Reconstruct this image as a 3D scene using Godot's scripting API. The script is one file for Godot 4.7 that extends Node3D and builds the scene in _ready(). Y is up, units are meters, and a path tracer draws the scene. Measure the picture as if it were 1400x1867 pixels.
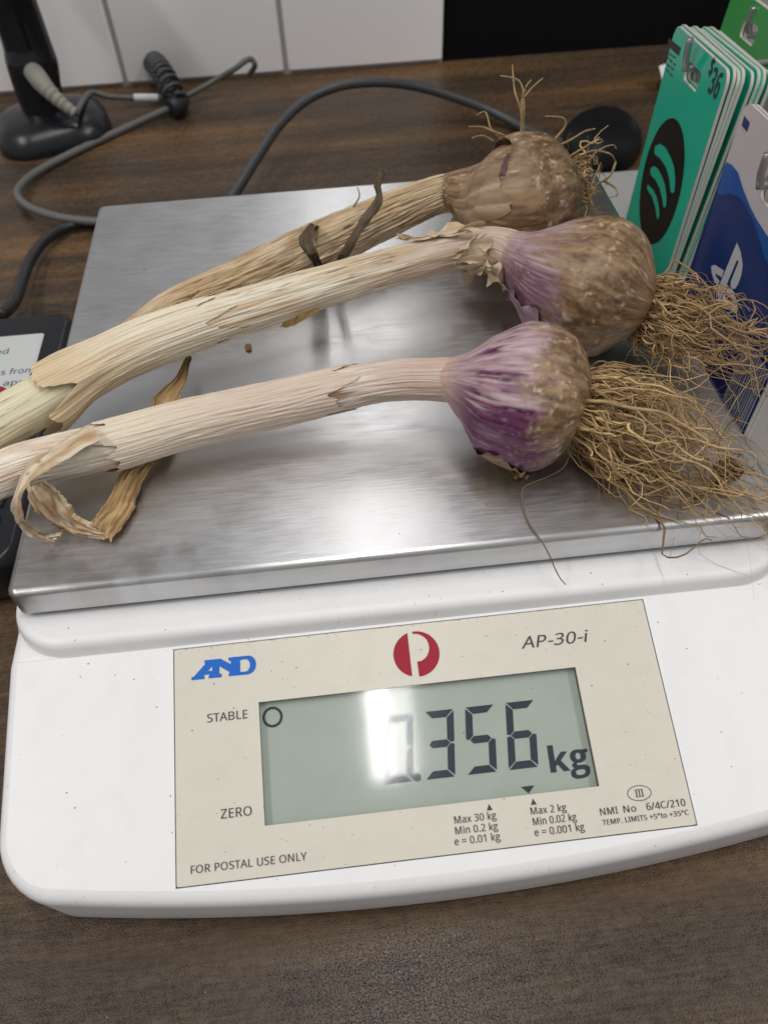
extends Node3D

const CAM_RIGHT := Vector3(0.993934, -0.028077, 0.106334)
const CAM_UP := Vector3(0.100194, 0.629838, -0.770237)
const CAM_BACK := Vector3(-0.045347, 0.776219, 0.628831)
const CAM_AT := Vector3(-0.02148, 0.34708, 0.18210)
const CAM_FOV := 67.1366
const FRONT_STEM := [[-0.18277, 0.118, -0.03572, 0.00874], [-0.16977, 0.116, -0.04103, 0.00912], [-0.15018, 0.1145, -0.05108, 0.00959], [-0.11926, 0.1145, -0.05745, 0.00976], [-0.08971, 0.1145, -0.06538, 0.00994], [-0.04916, 0.116, -0.07136, 0.0096], [-0.00522, 0.12, -0.0751, 0.00915], [0.02287, 0.124, -0.06876, 0.00923], [0.03284, 0.125, -0.06444, 0.01055]]
const FRONT_BULB := [[0.02063, 0.124, -0.06978, 0.00711], [0.02843, 0.125, -0.06647, 0.01012], [0.03507, 0.1255, -0.06251, 0.01541], [0.04067, 0.1255, -0.05963, 0.02184], [0.04799, 0.1252, -0.05619, 0.02751], [0.05666, 0.1245, -0.05371, 0.03023], [0.06553, 0.124, -0.05133, 0.02924], [0.07291, 0.1232, -0.04949, 0.02485], [0.07784, 0.1225, -0.04822, 0.01749], [0.08051, 0.122, -0.04739, 0.0092], [0.08178, 0.1215, -0.04741, 0.00161]]
const MID_STEM := [[-0.18892, 0.118, -0.05145, 0.01059], [-0.17397, 0.119, -0.06593, 0.0109], [-0.1529, 0.121, -0.08022, 0.01094], [-0.12156, 0.124, -0.10195, 0.01086], [-0.09279, 0.125, -0.11629, 0.01091], [-0.04663, 0.127, -0.13086, 0.01016], [-0.00625, 0.128, -0.14359, 0.00961], [0.03609, 0.128, -0.15621, 0.00932], [0.06155, 0.128, -0.15874, 0.00993], [0.0756, 0.128, -0.14635, 0.01192]]
const MID_BULB := [[0.05874, 0.128, -0.15867, 0.00772], [0.07003, 0.128, -0.15252, 0.01094], [0.07741, 0.128, -0.14464, 0.01459], [0.08315, 0.128, -0.13763, 0.02004], [0.09077, 0.1275, -0.12986, 0.02722], [0.10056, 0.126, -0.12338, 0.03176], [0.10946, 0.1245, -0.11802, 0.03134], [0.11752, 0.123, -0.11283, 0.02652], [0.12257, 0.122, -0.1096, 0.01892], [0.12559, 0.121, -0.1084, 0.01037], [0.12692, 0.1205, -0.10803, 0.00182]]
const REAR_STEM := [[-0.12936, 0.103, -0.15054, 0.00224], [-0.11649, 0.104, -0.15553, 0.0062], [-0.10004, 0.1065, -0.16181, 0.00965], [-0.06313, 0.1075, -0.18024, 0.01201], [-0.02987, 0.111, -0.19474, 0.01313], [0.01436, 0.118, -0.21333, 0.01156], [0.04251, 0.125, -0.21787, 0.00971], [0.05656, 0.128, -0.21479, 0.01053], [0.0655, 0.128, -0.21042, 0.01346]]
const REAR_BULB := [[0.04743, 0.126, -0.2182, 0.0094], [0.05308, 0.1275, -0.21569, 0.01085], [0.05815, 0.1285, -0.21184, 0.01347], [0.06505, 0.128, -0.20797, 0.0195], [0.07105, 0.1278, -0.20397, 0.027], [0.07847, 0.12713, -0.19979, 0.03152], [0.08755, 0.1275, -0.20147, 0.033], [0.09922, 0.12798, -0.20364, 0.03135], [0.10765, 0.12833, -0.2052, 0.0264], [0.11348, 0.12857, -0.20628, 0.01848], [0.11672, 0.1287, -0.20688, 0.00924], [0.1177, 0.12874, -0.20706, 0.00132]]
const SCREEN_TEXT := [[-0.2353, -0.22751, -0.23103], [-0.23192, -0.20777, -0.21026], [-0.22962, -0.21125, -0.1996]]
const LONG_LEAF := [[-0.09166, 0.106, -0.12406, -0.08974, 0.106, -0.12296], [-0.09722, 0.106, -0.10704, -0.09181, 0.104, -0.10859], [-0.10579, 0.104, -0.09813, -0.09494, 0.102, -0.09655], [-0.10976, 0.103, -0.0767, -0.09765, 0.1, -0.07988], [-0.11488, 0.103, -0.05706, -0.1011, 0.099, -0.06564], [-0.11806, 0.102, -0.05097, -0.10674, 0.098, -0.05731], [-0.12181, 0.102, -0.03719, -0.11074, 0.098, -0.04374], [-0.12449, 0.102, -0.03127, -0.11128, 0.097, -0.03665], [-0.127, 0.101, -0.02743, -0.11561, 0.097, -0.02737], [-0.12581, 0.097, -0.02578, -0.11907, 0.0965, -0.0207]]
const FOLD_LEAF := [[-0.15132, 0.112, -0.03971, -0.14165, 0.118, -0.03733], [-0.15011, 0.106, -0.03515, -0.13637, 0.114, -0.03365], [-0.14398, 0.1, -0.02955, -0.13401, 0.108, -0.03051], [-0.13828, 0.097, -0.02652, -0.13193, 0.104, -0.02827], [-0.12871, 0.096, -0.02318, -0.12711, 0.101, -0.02657], [-0.11992, 0.096, -0.0209, -0.12505, 0.098, -0.02577]]
const CURL_LEAF := [[-0.12444, 0.127, -0.05762, -0.11735, 0.128, -0.04775], [-0.1355, 0.127, -0.04747, -0.12855, 0.128, -0.03951], [-0.14517, 0.127, -0.03733, -0.13839, 0.128, -0.03087], [-0.15023, 0.122, -0.02688, -0.14588, 0.124, -0.02572], [-0.15398, 0.115, -0.02647, -0.14762, 0.118, -0.02261], [-0.15448, 0.107, -0.02621, -0.14876, 0.112, -0.02205], [-0.15239, 0.101, -0.02496, -0.14738, 0.106, -0.02212], [-0.148, 0.098, -0.02385, -0.14456, 0.102, -0.02261], [-0.14387, 0.096, -0.02142, -0.13939, 0.099, -0.02511]]
const WRAP_LEAF := [[-0.02661, 0.122, -0.20212, -0.0212, 0.12, -0.20138], [-0.03093, 0.13, -0.18286, -0.02296, 0.131, -0.18728], [-0.03263, 0.131, -0.17227, -0.02533, 0.133, -0.16988], [-0.02937, 0.128, -0.16516, -0.02373, 0.13, -0.16358], [-0.02629, 0.118, -0.16889, -0.02221, 0.12, -0.16768], [-0.02523, 0.104, -0.18184, -0.0216, 0.105, -0.18133]]
const RISING_LEAF := [[-0.01907, 0.106, -0.18253, -0.01356, 0.107, -0.1838], [-0.01355, 0.122, -0.17223, -0.00921, 0.122, -0.16957], [-0.0068, 0.132, -0.17425, -0.00291, 0.132, -0.1706], [0.00128, 0.138, -0.183, 0.006, 0.138, -0.17963], [0.00881, 0.144, -0.18869, 0.0109, 0.144, -0.1819], [0.00826, 0.149, -0.19253, 0.01094, 0.149, -0.1888], [0.01181, 0.154, -0.19561, 0.01382, 0.154, -0.1936]]
const END_LEAF := [[-0.13216, 0.101, -0.15039, -0.12973, 0.104, -0.15653], [-0.12246, 0.103, -0.1509, -0.11618, 0.109, -0.15471], [-0.10976, 0.104, -0.15182, -0.10214, 0.113, -0.15405], [-0.09711, 0.105, -0.15413, -0.09225, 0.115, -0.15766], [-0.08742, 0.106, -0.1616, -0.08343, 0.116, -0.1634]]
const YELLOW_FLAP := [[-0.04327, 0.124, -0.12419, -0.04492, 0.115, -0.12664], [-0.03924, 0.125, -0.12479, -0.04033, 0.116, -0.12509], [-0.03398, 0.125, -0.1266, -0.03479, 0.118, -0.12591], [-0.02599, 0.125, -0.12976, -0.0259, 0.122, -0.12696]]
const NECK_LEAF := [[0.04842, 0.097, -0.21882, 0.05036, 0.097, -0.21678], [0.051, 0.108, -0.21336, 0.05316, 0.11, -0.20791], [0.05258, 0.118, -0.21022, 0.05472, 0.12, -0.20522], [0.05427, 0.126, -0.20602, 0.05678, 0.128, -0.20201]]
const TENDRIL := [[-0.00408, 0.124, -0.2074], [-0.00188, 0.128, -0.20957], [0.0008, 0.131, -0.21112], [0.00127, 0.134, -0.21126], [0.00033, 0.137, -0.21213]]
const LONG_ROOT := [[0.07805, 0.106, -0.04316], [0.07374, 0.098, -0.0356], [0.06624, 0.095, -0.03287], [0.05705, 0.095, -0.02962], [0.05327, 0.095, -0.02666], [0.05181, 0.095, -0.02007], [0.0518, 0.095, -0.00964], [0.0547, 0.095, 0.00048], [0.05691, 0.093, 0.0065], [0.05987, 0.086, 0.00955], [0.06213, 0.082, 0.01199], [0.0644, 0.079, 0.01298]]
const FRONT_ROOT_ENDS := [[0.14864, 0.098, -0.00194], [0.15412, 0.106, -0.01074], [0.14129, 0.092, 0.0096], [0.12699, 0.094, 0.00647], [0.13, 0.114, -0.0624], [0.14174, 0.116, -0.06212], [0.11854, 0.095, -0.00245], [0.13941, 0.098, -0.0106], [0.15095, 0.104, -0.02071], [0.13618, 0.098, -0.02664], [0.12288, 0.114, -0.05619], [0.13735, 0.094, 0.00353], [0.15031, 0.096, 0.00392], [0.13547, 0.106, -0.01321], [0.10505, 0.095, -0.01769], [0.08766, 0.095, -0.02307], [0.12672, 0.104, -0.03857], [0.15737, 0.1, -0.00504], [0.14586, 0.09, 0.00867], [0.14864, 0.098, -0.00194], [0.15595, 0.1, -0.00973], [0.14696, 0.096, 0.00635], [0.13883, 0.097, -0.00257], [0.13718, 0.098, -0.0109], [0.13323, 0.099, -0.01978], [0.15202, 0.097, -0.00086], [0.14697, 0.1, -0.0079], [0.15589, 0.096, 0.00175], [0.14492, 0.1, -0.01424]]
const CLOD := [[0.13902, 0.101, -0.02097]]
const MID_ROOT_ENDS := [[0.17537, 0.114, -0.07484], [0.17773, 0.126, -0.07889], [0.17332, 0.106, -0.06926], [0.16236, 0.13, -0.08776], [0.15873, 0.102, -0.06827], [0.14775, 0.102, -0.0736], [0.13963, 0.134, -0.09784], [0.18115, 0.112, -0.06875], [0.16875, 0.118, -0.07473], [0.15068, 0.124, -0.0854], [0.14042, 0.1, -0.08079], [0.17155, 0.124, -0.07454], [0.16174, 0.114, -0.07291], [0.17918, 0.104, -0.06319], [0.1188, 0.1, -0.08776], [0.15005, 0.136, -0.09346], [0.14357, 0.12, -0.08364], [0.17537, 0.114, -0.07484], [0.18009, 0.116, -0.0756], [0.17314, 0.11, -0.07225], [0.18044, 0.122, -0.07582], [0.17007, 0.122, -0.08124]]
const REAR_ROOTS := [[0.09136, 0.149, -0.22816, 0.09113, 0.16, -0.23267, 0.08787, 0.169, -0.23841, 0.08912, 0.176, -0.25312], [0.09136, 0.149, -0.22816, 0.09204, 0.162, -0.23114, 0.09096, 0.172, -0.24062, 0.08006, 0.176, -0.24064], [0.09244, 0.152, -0.22782, 0.09014, 0.166, -0.2286, 0.09353, 0.172, -0.23, 0.1012, 0.176, -0.2341], [0.09226, 0.152, -0.23106, 0.09081, 0.164, -0.23323, 0.09231, 0.172, -0.23357, 0.09585, 0.174, -0.23742], [0.0841, 0.149, -0.22938, 0.07556, 0.154, -0.22627, 0.06981, 0.156, -0.22792, 0.061, 0.16, -0.22113], [0.08211, 0.146, -0.23299, 0.07473, 0.154, -0.2296, 0.07251, 0.16, -0.23588, 0.06704, 0.16, -0.23354], [0.07832, 0.144, -0.23599, 0.07124, 0.149, -0.23283, 0.06619, 0.15, -0.23023, 0.06452, 0.15, -0.22924], [0.11121, 0.144, -0.23241, 0.11696, 0.15, -0.23458, 0.11513, 0.154, -0.23575, 0.10497, 0.156, -0.2349], [0.11392, 0.142, -0.2298, 0.11863, 0.146, -0.22687, 0.12546, 0.15, -0.22663, 0.12869, 0.154, -0.22045], [0.11692, 0.136, -0.22592, 0.12451, 0.142, -0.22359, 0.12909, 0.144, -0.22493, 0.13459, 0.146, -0.22739], [0.11816, 0.134, -0.22352, 0.12967, 0.14, -0.22439, 0.1392, 0.14, -0.2203, 0.14471, 0.134, -0.22228], [0.14471, 0.134, -0.22228, 0.1419, 0.128, -0.21915, 0.13709, 0.122, -0.22226, 0.13046, 0.116, -0.22417], [0.11964, 0.134, -0.22327, 0.12957, 0.136, -0.22699, 0.13733, 0.13, -0.22842, 0.1394, 0.122, -0.22811], [0.13953, 0.124, -0.22112, 0.14639, 0.12, -0.22026, 0.1471, 0.118, -0.21597, 0.14376, 0.116, -0.21717]]
const SCANNER_CABLE := [[-0.26146, 0.066, -0.60977], [-0.25386, 0.052, -0.61784], [-0.24762, 0.036, -0.63489], [-0.23499, 0.022, -0.65216], [-0.21896, 0.015, -0.65875], [-0.19622, 0.01, -0.66431], [-0.1718, 0.008, -0.66487], [-0.14927, 0.008, -0.66092], [-0.12924, 0.012, -0.6685], [-0.10819, 0.02, -0.67121], [-0.09068, 0.03, -0.66362], [-0.07979, 0.036, -0.66464], [-0.07323, 0.036, -0.6689], [-0.07033, 0.03, -0.66805], [-0.07785, 0.018, -0.6804]]
const COIL_AXIS := [[-0.15125, 0.012, -0.63642], [-0.15563, 0.02, -0.64946], [-0.16401, 0.024, -0.67365], [-0.17666, 0.018, -0.71638], [-0.18809, 0.01, -0.74546]]
const LOOP_CABLE := [[-0.15109, 0.012, -0.6339], [-0.16994, 0.006, -0.63389], [-0.20556, 0.004, -0.60615], [-0.24287, 0.004, -0.57068], [-0.27204, 0.005, -0.53448], [-0.28144, 0.007, -0.50442], [-0.27858, 0.009, -0.48321], [-0.26436, 0.01, -0.46095], [-0.24085, 0.01, -0.44319], [-0.21672, 0.01, -0.43254], [-0.19361, 0.01, -0.42723], [-0.17571, 0.01, -0.42785]]
const ARCH_CABLE := [[-0.09246, 0.02, -0.42713], [-0.08334, 0.022, -0.44873], [-0.06978, 0.026, -0.48117], [-0.04798, 0.034, -0.52388], [-0.02151, 0.042, -0.55164], [0.00944, 0.048, -0.56046], [0.04514, 0.046, -0.56745], [0.08191, 0.036, -0.57639], [0.11861, 0.024, -0.57523], [0.15457, 0.012, -0.56521], [0.18143, 0.006, -0.53959], [0.20803, 0.008, -0.50117]]
const BLACK_LEAD := [[-0.17765, 0.005, -0.43339], [-0.21228, 0.005, -0.43792], [-0.23127, 0.006, -0.43063], [-0.24298, 0.008, -0.41086], [-0.24903, 0.01, -0.38254], [-0.24901, 0.012, -0.34989], [-0.24657, 0.016, -0.3195], [-0.24583, 0.022, -0.29793], [-0.24757, 0.026, -0.28642]]
const CARD_X := Vector3(-0.09243, 0.10709, 0.98994)
const CARD_Y := Vector3(0.07232, 0.99230, -0.10060)
const CARD_Z := Vector3(-0.99309, 0.06230, -0.09946)
const CARD_TL := Vector3(0.20664, 0.16460, -0.32394)
const BLUE_TL := Vector3(0.20650, 0.16440, -0.21739)
const SLOT := [[0.02944, -0.01576], [0.03022, -0.01131], [0.03438, -0.00886], [0.04867, -0.00558], [0.05371, -0.00935], [0.06516, -0.01235], [0.067, -0.01523], [0.06446, -0.0187], [0.0335, -0.01824]]
const PRICE_BOX := [[0.07156, -0.00925], [0.09239, -0.00932], [0.09329, -0.01758], [0.07538, -0.01621]]
const TAG_BOX := [[-0.00671, -0.00928], [0.01954, -0.00836], [0.01912, -0.01272], [-0.00418, -0.01306]]
const FINE_LINES := [[-0.00194, -0.01656], [0.01687, -0.01545], [-0.00249, -0.01893], [0.01832, -0.01869], [-0.00056, -0.02217], [0.01962, -0.02126], [0.00197, -0.02451], [0.0204, -0.02473]]
const ARC_1 := [[0.02954, -0.05987], [0.02094, -0.06429], [0.02284, -0.06816], [0.0367, -0.06651], [0.04975, -0.06667], [0.05997, -0.0694], [0.06839, -0.07438], [0.07273, -0.07371], [0.07427, -0.07142], [0.07031, -0.06644], [0.06285, -0.06172], [0.05251, -0.05961], [0.04082, -0.05838]]
const ARC_2 := [[0.02816, -0.07414], [0.02361, -0.07743], [0.02653, -0.08013], [0.03809, -0.07913], [0.04903, -0.07998], [0.05873, -0.08292], [0.06384, -0.08567], [0.06717, -0.08482], [0.06742, -0.0827], [0.06363, -0.07859], [0.05676, -0.07515], [0.04723, -0.07325], [0.03656, -0.07251]]
const ARC_3 := [[0.02651, -0.08667], [0.02666, -0.08902], [0.03178, -0.08935], [0.04094, -0.08916], [0.05008, -0.09127], [0.05883, -0.09522], [0.06152, -0.09462], [0.06173, -0.09215], [0.05619, -0.08865], [0.04878, -0.0859], [0.03898, -0.08522]]
const CIRCLE := [[0.0473, -0.0774, 0.0368]]
const WAVE := [[-0.00618, -0.03398], [0.0016, -0.03099], [0.00928, -0.02967], [0.01966, -0.02978], [0.03072, -0.03351], [0.04534, -0.03692], [0.05649, -0.03868], [0.07162, -0.03976], [0.08472, -0.03956], [0.09812, -0.0371]]
const NAVY := [[0.00757, -0.04691], [0.01762, -0.04176], [0.02896, -0.03855], [0.03732, -0.03842], [0.04486, -0.03903], [0.05675, -0.0414], [0.06654, -0.0445], [0.07856, -0.04869], [0.09281, -0.0495], [0.10775, -0.04626]]
const EMBLEM_P := [[0.04635, -0.05594], [0.05368, -0.05738], [0.06111, -0.06132], [0.0636, -0.06598], [0.06372, -0.07076], [0.06272, -0.07375], [0.0597, -0.07571], [0.05701, -0.07562], [0.05534, -0.07403], [0.05562, -0.06233], [0.05396, -0.06186], [0.05304, -0.06304], [0.05163, -0.08817], [0.04525, -0.08653], [0.0441, -0.08456]]
const EMBLEM_LEFT := [[0.02735, -0.07952], [0.02856, -0.07794], [0.03155, -0.07629], [0.04332, -0.07351], [0.04414, -0.07717], [0.03506, -0.07959], [0.03639, -0.08031], [0.04297, -0.08002], [0.04338, -0.08301], [0.03702, -0.08321], [0.03042, -0.0815]]
const EMBLEM_RIGHT := [[0.05391, -0.07762], [0.05991, -0.07591], [0.06697, -0.07697], [0.07244, -0.07946], [0.07357, -0.08162], [0.07127, -0.08341], [0.0532, -0.08792], [0.05282, -0.08329], [0.06533, -0.08102], [0.06504, -0.0793], [0.05387, -0.08175]]
const BARCODE := [[0.1033, -0.07157], [0.0961, -0.11901], [0.12328, -0.11927], [0.12571, -0.06931]]
const FLAG := [[0.00465, -0.00637], [0.01322, -0.00686], [0.01383, -0.01122], [0.00521, -0.01078]]
const BLUE_SLOT := [[0.02762, -0.01228], [0.03756, -0.0057], [0.04752, -0.01515], [0.04467, -0.02104]]
const LABEL_TL := Vector3(-0.09859, 0.06700, 0.01692)
const LABEL_W := 0.19685
const LABEL_H := 0.08875
const TILT := 0.30615
const LOGO := [[-0.09153, 0.03248], [-0.09051, 0.03268], [-0.08582, 0.03736], [-0.08612, 0.03757], [-0.08609, 0.03886], [-0.07964, 0.0388], [-0.07551, 0.03615], [-0.07546, 0.03738], [-0.07635, 0.03761], [-0.0763, 0.0389], [-0.06796, 0.03882], [-0.06682, 0.03838], [-0.06596, 0.03764], [-0.06538, 0.03641], [-0.06518, 0.0351], [-0.06547, 0.03346], [-0.06635, 0.03215], [-0.06766, 0.03139], [-0.06895, 0.03115], [-0.07645, 0.03129], [-0.0764, 0.03261], [-0.07589, 0.03281], [-0.08012, 0.03576], [-0.08022, 0.03277], [-0.07933, 0.03267], [-0.07938, 0.0312], [-0.08458, 0.03129], [-0.08455, 0.03248], [-0.0839, 0.03292], [-0.0867, 0.03284], [-0.08625, 0.03254], [-0.08628, 0.03122], [-0.09155, 0.03129]]
const LOGO_A_HOLE := [[-0.08483, 0.03435], [-0.08305, 0.03603], [-0.0831, 0.03424]]
const LOGO_D_HOLE := [[-0.07162, 0.03735], [-0.0693, 0.03754], [-0.0683, 0.03699], [-0.06772, 0.03576], [-0.06779, 0.03423], [-0.06835, 0.033], [-0.06927, 0.03247], [-0.07175, 0.03248]]
const RED_LEFT := [[-0.00217, 0.04111], [-0.00351, 0.0405], [-0.00452, 0.03994], [-0.00546, 0.03926], [-0.00631, 0.03848], [-0.00706, 0.0376], [-0.00769, 0.03664], [-0.00821, 0.03562], [-0.0086, 0.03455], [-0.00885, 0.03344], [-0.00897, 0.03231], [-0.00895, 0.03118], [-0.00879, 0.03007], [-0.0085, 0.02898], [-0.00808, 0.02794], [-0.00754, 0.02696], [-0.00688, 0.02606], [-0.00612, 0.02523], [-0.00526, 0.02451], [-0.00432, 0.0239], [-0.00332, 0.0234], [-0.00233, 0.02316]]
const RED_RIGHT := [[-0.00006, 0.04142], [0.0017, 0.04133], [0.00253, 0.04126], [0.00369, 0.04095], [0.0048, 0.0405], [0.00583, 0.03992], [0.00679, 0.03921], [0.00764, 0.03838], [0.00838, 0.03746], [0.00899, 0.03645], [0.00947, 0.03538], [0.0098, 0.03425], [0.00999, 0.03308], [0.01003, 0.03191], [0.00992, 0.03073], [0.00967, 0.02958], [0.00927, 0.02847], [0.00874, 0.02742], [0.00808, 0.02644], [0.0073, 0.02554], [0.00642, 0.02475], [0.00545, 0.02408], [0.00441, 0.02352], [0.0033, 0.0231], [0.00216, 0.02281], [0.00099, 0.02267], [0.0005, 0.02262], [0.00041, 0.02878], [0.00208, 0.02893], [0.00353, 0.02961], [0.00475, 0.03074], [0.00564, 0.0323], [0.00608, 0.03412], [0.00599, 0.0357], [0.00552, 0.03733], [0.00451, 0.03863], [0.00326, 0.03966], [0.00176, 0.04028], [-0.00008, 0.04053]]

const PAN_Y := 0.094          # top of the weighing pan above the counter
const PAN_HALF := 0.16
const PAN_BACK := -0.2962

var rng := RandomNumberGenerator.new()
var mats := {}
var noise_a: FastNoiseLite
var noise_b: FastNoiseLite
var noise_c: FastNoiseLite


func _ready() -> void:
	rng.seed = 20240611
	noise_a = make_noise(11, 1.0, 4)
	noise_b = make_noise(47, 1.0, 3)
	noise_c = make_noise(91, 1.0, 1)
	setup_camera()
	setup_light()
	make_materials()
	build_counter()
	build_wall()
	build_scale()
	build_garlic()
	build_scanner()
	build_cables()
	build_mouse()
	build_terminal()
	build_cards()
	build_crumbs()


# ------------------------------------------------------------------ camera and light

func setup_camera() -> void:
	var cam := Camera3D.new()
	cam.name = "camera"
	add_child(cam)
	cam.transform = Transform3D(Basis(CAM_RIGHT, CAM_UP, CAM_BACK).orthonormalized(), CAM_AT)
	cam.near = 0.02
	cam.far = 30.0
	var lens := CameraAttributesPhysical.new()
	lens.frustum_focal_length = 12.0 / tan(deg_to_rad(CAM_FOV) / 2.0)
	lens.frustum_focus_distance = 0.345
	lens.exposure_aperture = 7.5
	lens.frustum_near = 0.02
	lens.frustum_far = 30.0
	cam.attributes = lens
	cam.fov = CAM_FOV
	cam.current = true


func setup_light() -> void:
	var we := WorldEnvironment.new()
	we.name = "environment"
	var e := Environment.new()
	e.background_mode = Environment.BG_COLOR
	e.background_color = Color(0.335, 0.335, 0.343).linear_to_srgb()
	e.tonemap_mode = Environment.TONE_MAPPER_LINEAR
	e.tonemap_exposure = 0.90
	e.sdfgi_enabled = true
	e.ssao_enabled = true
	e.ssil_enabled = true
	we.environment = e
	add_child(we)
	# the lamps whose images stand in the display window and on the steel
	ceiling_light(Vector3(0.004, 1.90, -0.04), 0.058, 1.22, 0.85, "bright ceiling batten lamp hanging straight above the scale")
	ceiling_light(Vector3(0.072, 1.90, -0.04), 0.054, 1.22, 0.32, "dimmer ceiling batten lamp close beside the one above the scale")
	ceiling_light(Vector3(0.01, 1.90, -2.5), 0.07, 2.4, 0.32, "long ceiling batten lamp running away beyond the tiled wall")
	ceiling_light(Vector3(-1.25, 1.90, 0.45), 0.16, 1.22, 1.85, "ceiling batten lamp out over the left end of the counter")
	ceiling_light(Vector3(1.35, 1.90, 0.45), 0.16, 1.22, 1.85, "ceiling batten lamp out over the right end of the counter")
	ceiling_light(Vector3(0.21, 1.90, -2.5), 0.07, 2.4, 0.28, "second ceiling batten lamp beside the long one beyond the wall")


func ceiling_light(at: Vector3, wide: float, long: float, energy: float, label: String) -> void:
	var t := thing("ceiling_light", label, "lamp", at, "ceiling batten lamps")
	var m := StandardMaterial3D.new()
	m.albedo_color = Color(0.8, 0.8, 0.8)
	part("housing", box_mesh(Vector3(wide + 0.008, 0.05, long + 0.05)), m, t, Vector3(0, 0.034, 0))
	var g := StandardMaterial3D.new()
	g.albedo_color = Color(0.9, 0.9, 0.9)
	g.emission_enabled = true
	g.emission = Color(0.96, 0.98, 1.0)
	g.emission_energy_multiplier = 1.0
	part("lamp_diffuser", box_mesh(Vector3(wide, 0.012, long)), g, t, Vector3(0, 0.002, 0))
	var l := AreaLight3D.new()
	l.name = "lamp_glow"
	l.area_size = Vector2(wide, long)
	l.light_energy = energy
	l.light_color = Color(1.0, 0.99, 0.98)
	l.area_range = 12.0
	l.area_attenuation = 2.0
	l.shadow_enabled = true
	t.add_child(l)
	l.position = Vector3(0, -0.006, 0)
	l.rotation_degrees = Vector3(-90, 0, 0)


# ------------------------------------------------------------------ helpers

func make_noise(s: int, f: float, octaves := 3) -> FastNoiseLite:
	var n := FastNoiseLite.new()
	n.noise_type = FastNoiseLite.TYPE_SIMPLEX_SMOOTH
	n.seed = s
	n.frequency = f
	n.fractal_octaves = octaves
	return n


func lin(r: float, g: float, b: float) -> Color:
	return Color(r, g, b).linear_to_srgb()


var taken := {}

func thing(called: String, label: String, category: String, at := Vector3.ZERO, group := "") -> Node3D:
	var o := Node3D.new()
	o.name = numbered(called)
	add_child(o)
	o.position = at
	tag(o, label, category, group)
	return o


func numbered(called: String) -> String:
	var n: int = taken.get(called, 0)
	taken[called] = n + 1
	return called if n == 0 else "%s_%03d" % [called, n]


func tag(o: Node, label: String, category: String, group := "", kind := "") -> void:
	if label: o.set_meta("label", label)
	if category: o.set_meta("category", category)
	if group: o.set_meta("group", group)
	if kind: o.set_meta("kind", kind)


func part(called: String, mesh: Mesh, m: Material, parent: Node3D, at := Vector3.ZERO) -> MeshInstance3D:
	var o := MeshInstance3D.new()
	o.name = called
	o.mesh = mesh
	o.material_override = m
	o.cast_shadow = GeometryInstance3D.SHADOW_CASTING_SETTING_ON
	parent.add_child(o, true)
	o.position = at
	return o


func box_mesh(s: Vector3) -> BoxMesh:
	var b := BoxMesh.new()
	b.size = s
	return b


func v3(a: Array, at := 0) -> Vector3:
	return Vector3(a[at], a[at + 1], a[at + 2])


func v2s(rows: Array) -> PackedVector2Array:
	var o := PackedVector2Array()
	for r in rows: o.append(Vector2(r[0], r[1]))
	return o


# an indexed mesh with smooth normals
func commit(P: PackedVector3Array, I: PackedInt32Array, C := PackedColorArray(), U := PackedVector2Array(), flat := false) -> ArrayMesh:
	if flat:
		var P2 := PackedVector3Array(); var C2 := PackedColorArray(); var U2 := PackedVector2Array(); var I2 := PackedInt32Array()
		for k in I.size():
			P2.append(P[I[k]]); I2.append(k)
			if C.size(): C2.append(C[I[k]])
			if U.size(): U2.append(U[I[k]])
		P = P2; C = C2; U = U2; I = I2
	var N := PackedVector3Array()
	N.resize(P.size())
	for k in range(0, I.size(), 3):
		var a := P[I[k]]; var b := P[I[k + 1]]; var c := P[I[k + 2]]
		var n := (c - a).cross(b - a)
		N[I[k]] += n; N[I[k + 1]] += n; N[I[k + 2]] += n
	for k in N.size():
		N[k] = N[k].normalized() if N[k].length_squared() > 1e-30 else Vector3.UP
	var arr := []
	arr.resize(Mesh.ARRAY_MAX)
	arr[Mesh.ARRAY_VERTEX] = P
	arr[Mesh.ARRAY_NORMAL] = N
	if C.size(): arr[Mesh.ARRAY_COLOR] = C
	if U.size(): arr[Mesh.ARRAY_TEX_UV] = U
	arr[Mesh.ARRAY_INDEX] = I
	var m := ArrayMesh.new()
	m.add_surface_from_arrays(Mesh.PRIMITIVE_TRIANGLES, arr)
	return m


# indices of a grid of nu rows of nv points; with wrap the last column joins the first
func grid_index(nu: int, nv: int, wrap: bool, base := 0) -> PackedInt32Array:
	var I := PackedInt32Array()
	for i in nu - 1:
		for j in (nv if wrap else nv - 1):
			var k := (j + 1) % nv
			var a := base + i * nv + j; var b := base + i * nv + k
			var c := base + (i + 1) * nv + j; var d := base + (i + 1) * nv + k
			I.append_array([a, b, c, b, d, c])
	return I


func catmull(rows: Array, t: float, width: int) -> Array:
	var n := rows.size() - 1
	var i := clampi(int(floor(t * n)), 0, n - 1)
	var f := t * n - i
	var p0: Array = rows[maxi(i - 1, 0)]; var p1: Array = rows[i]; var p2: Array = rows[i + 1]; var p3: Array = rows[mini(i + 2, n)]
	var o := []
	for k in width:
		var a: float = p0[k]; var b: float = p1[k]; var c: float = p2[k]; var d: float = p3[k]
		o.append(0.5 * (2.0 * b + (c - a) * f + (2.0 * a - 5.0 * b + 4.0 * c - d) * f * f + (3.0 * b - a - 3.0 * c + d) * f * f * f))
	return o


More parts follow.
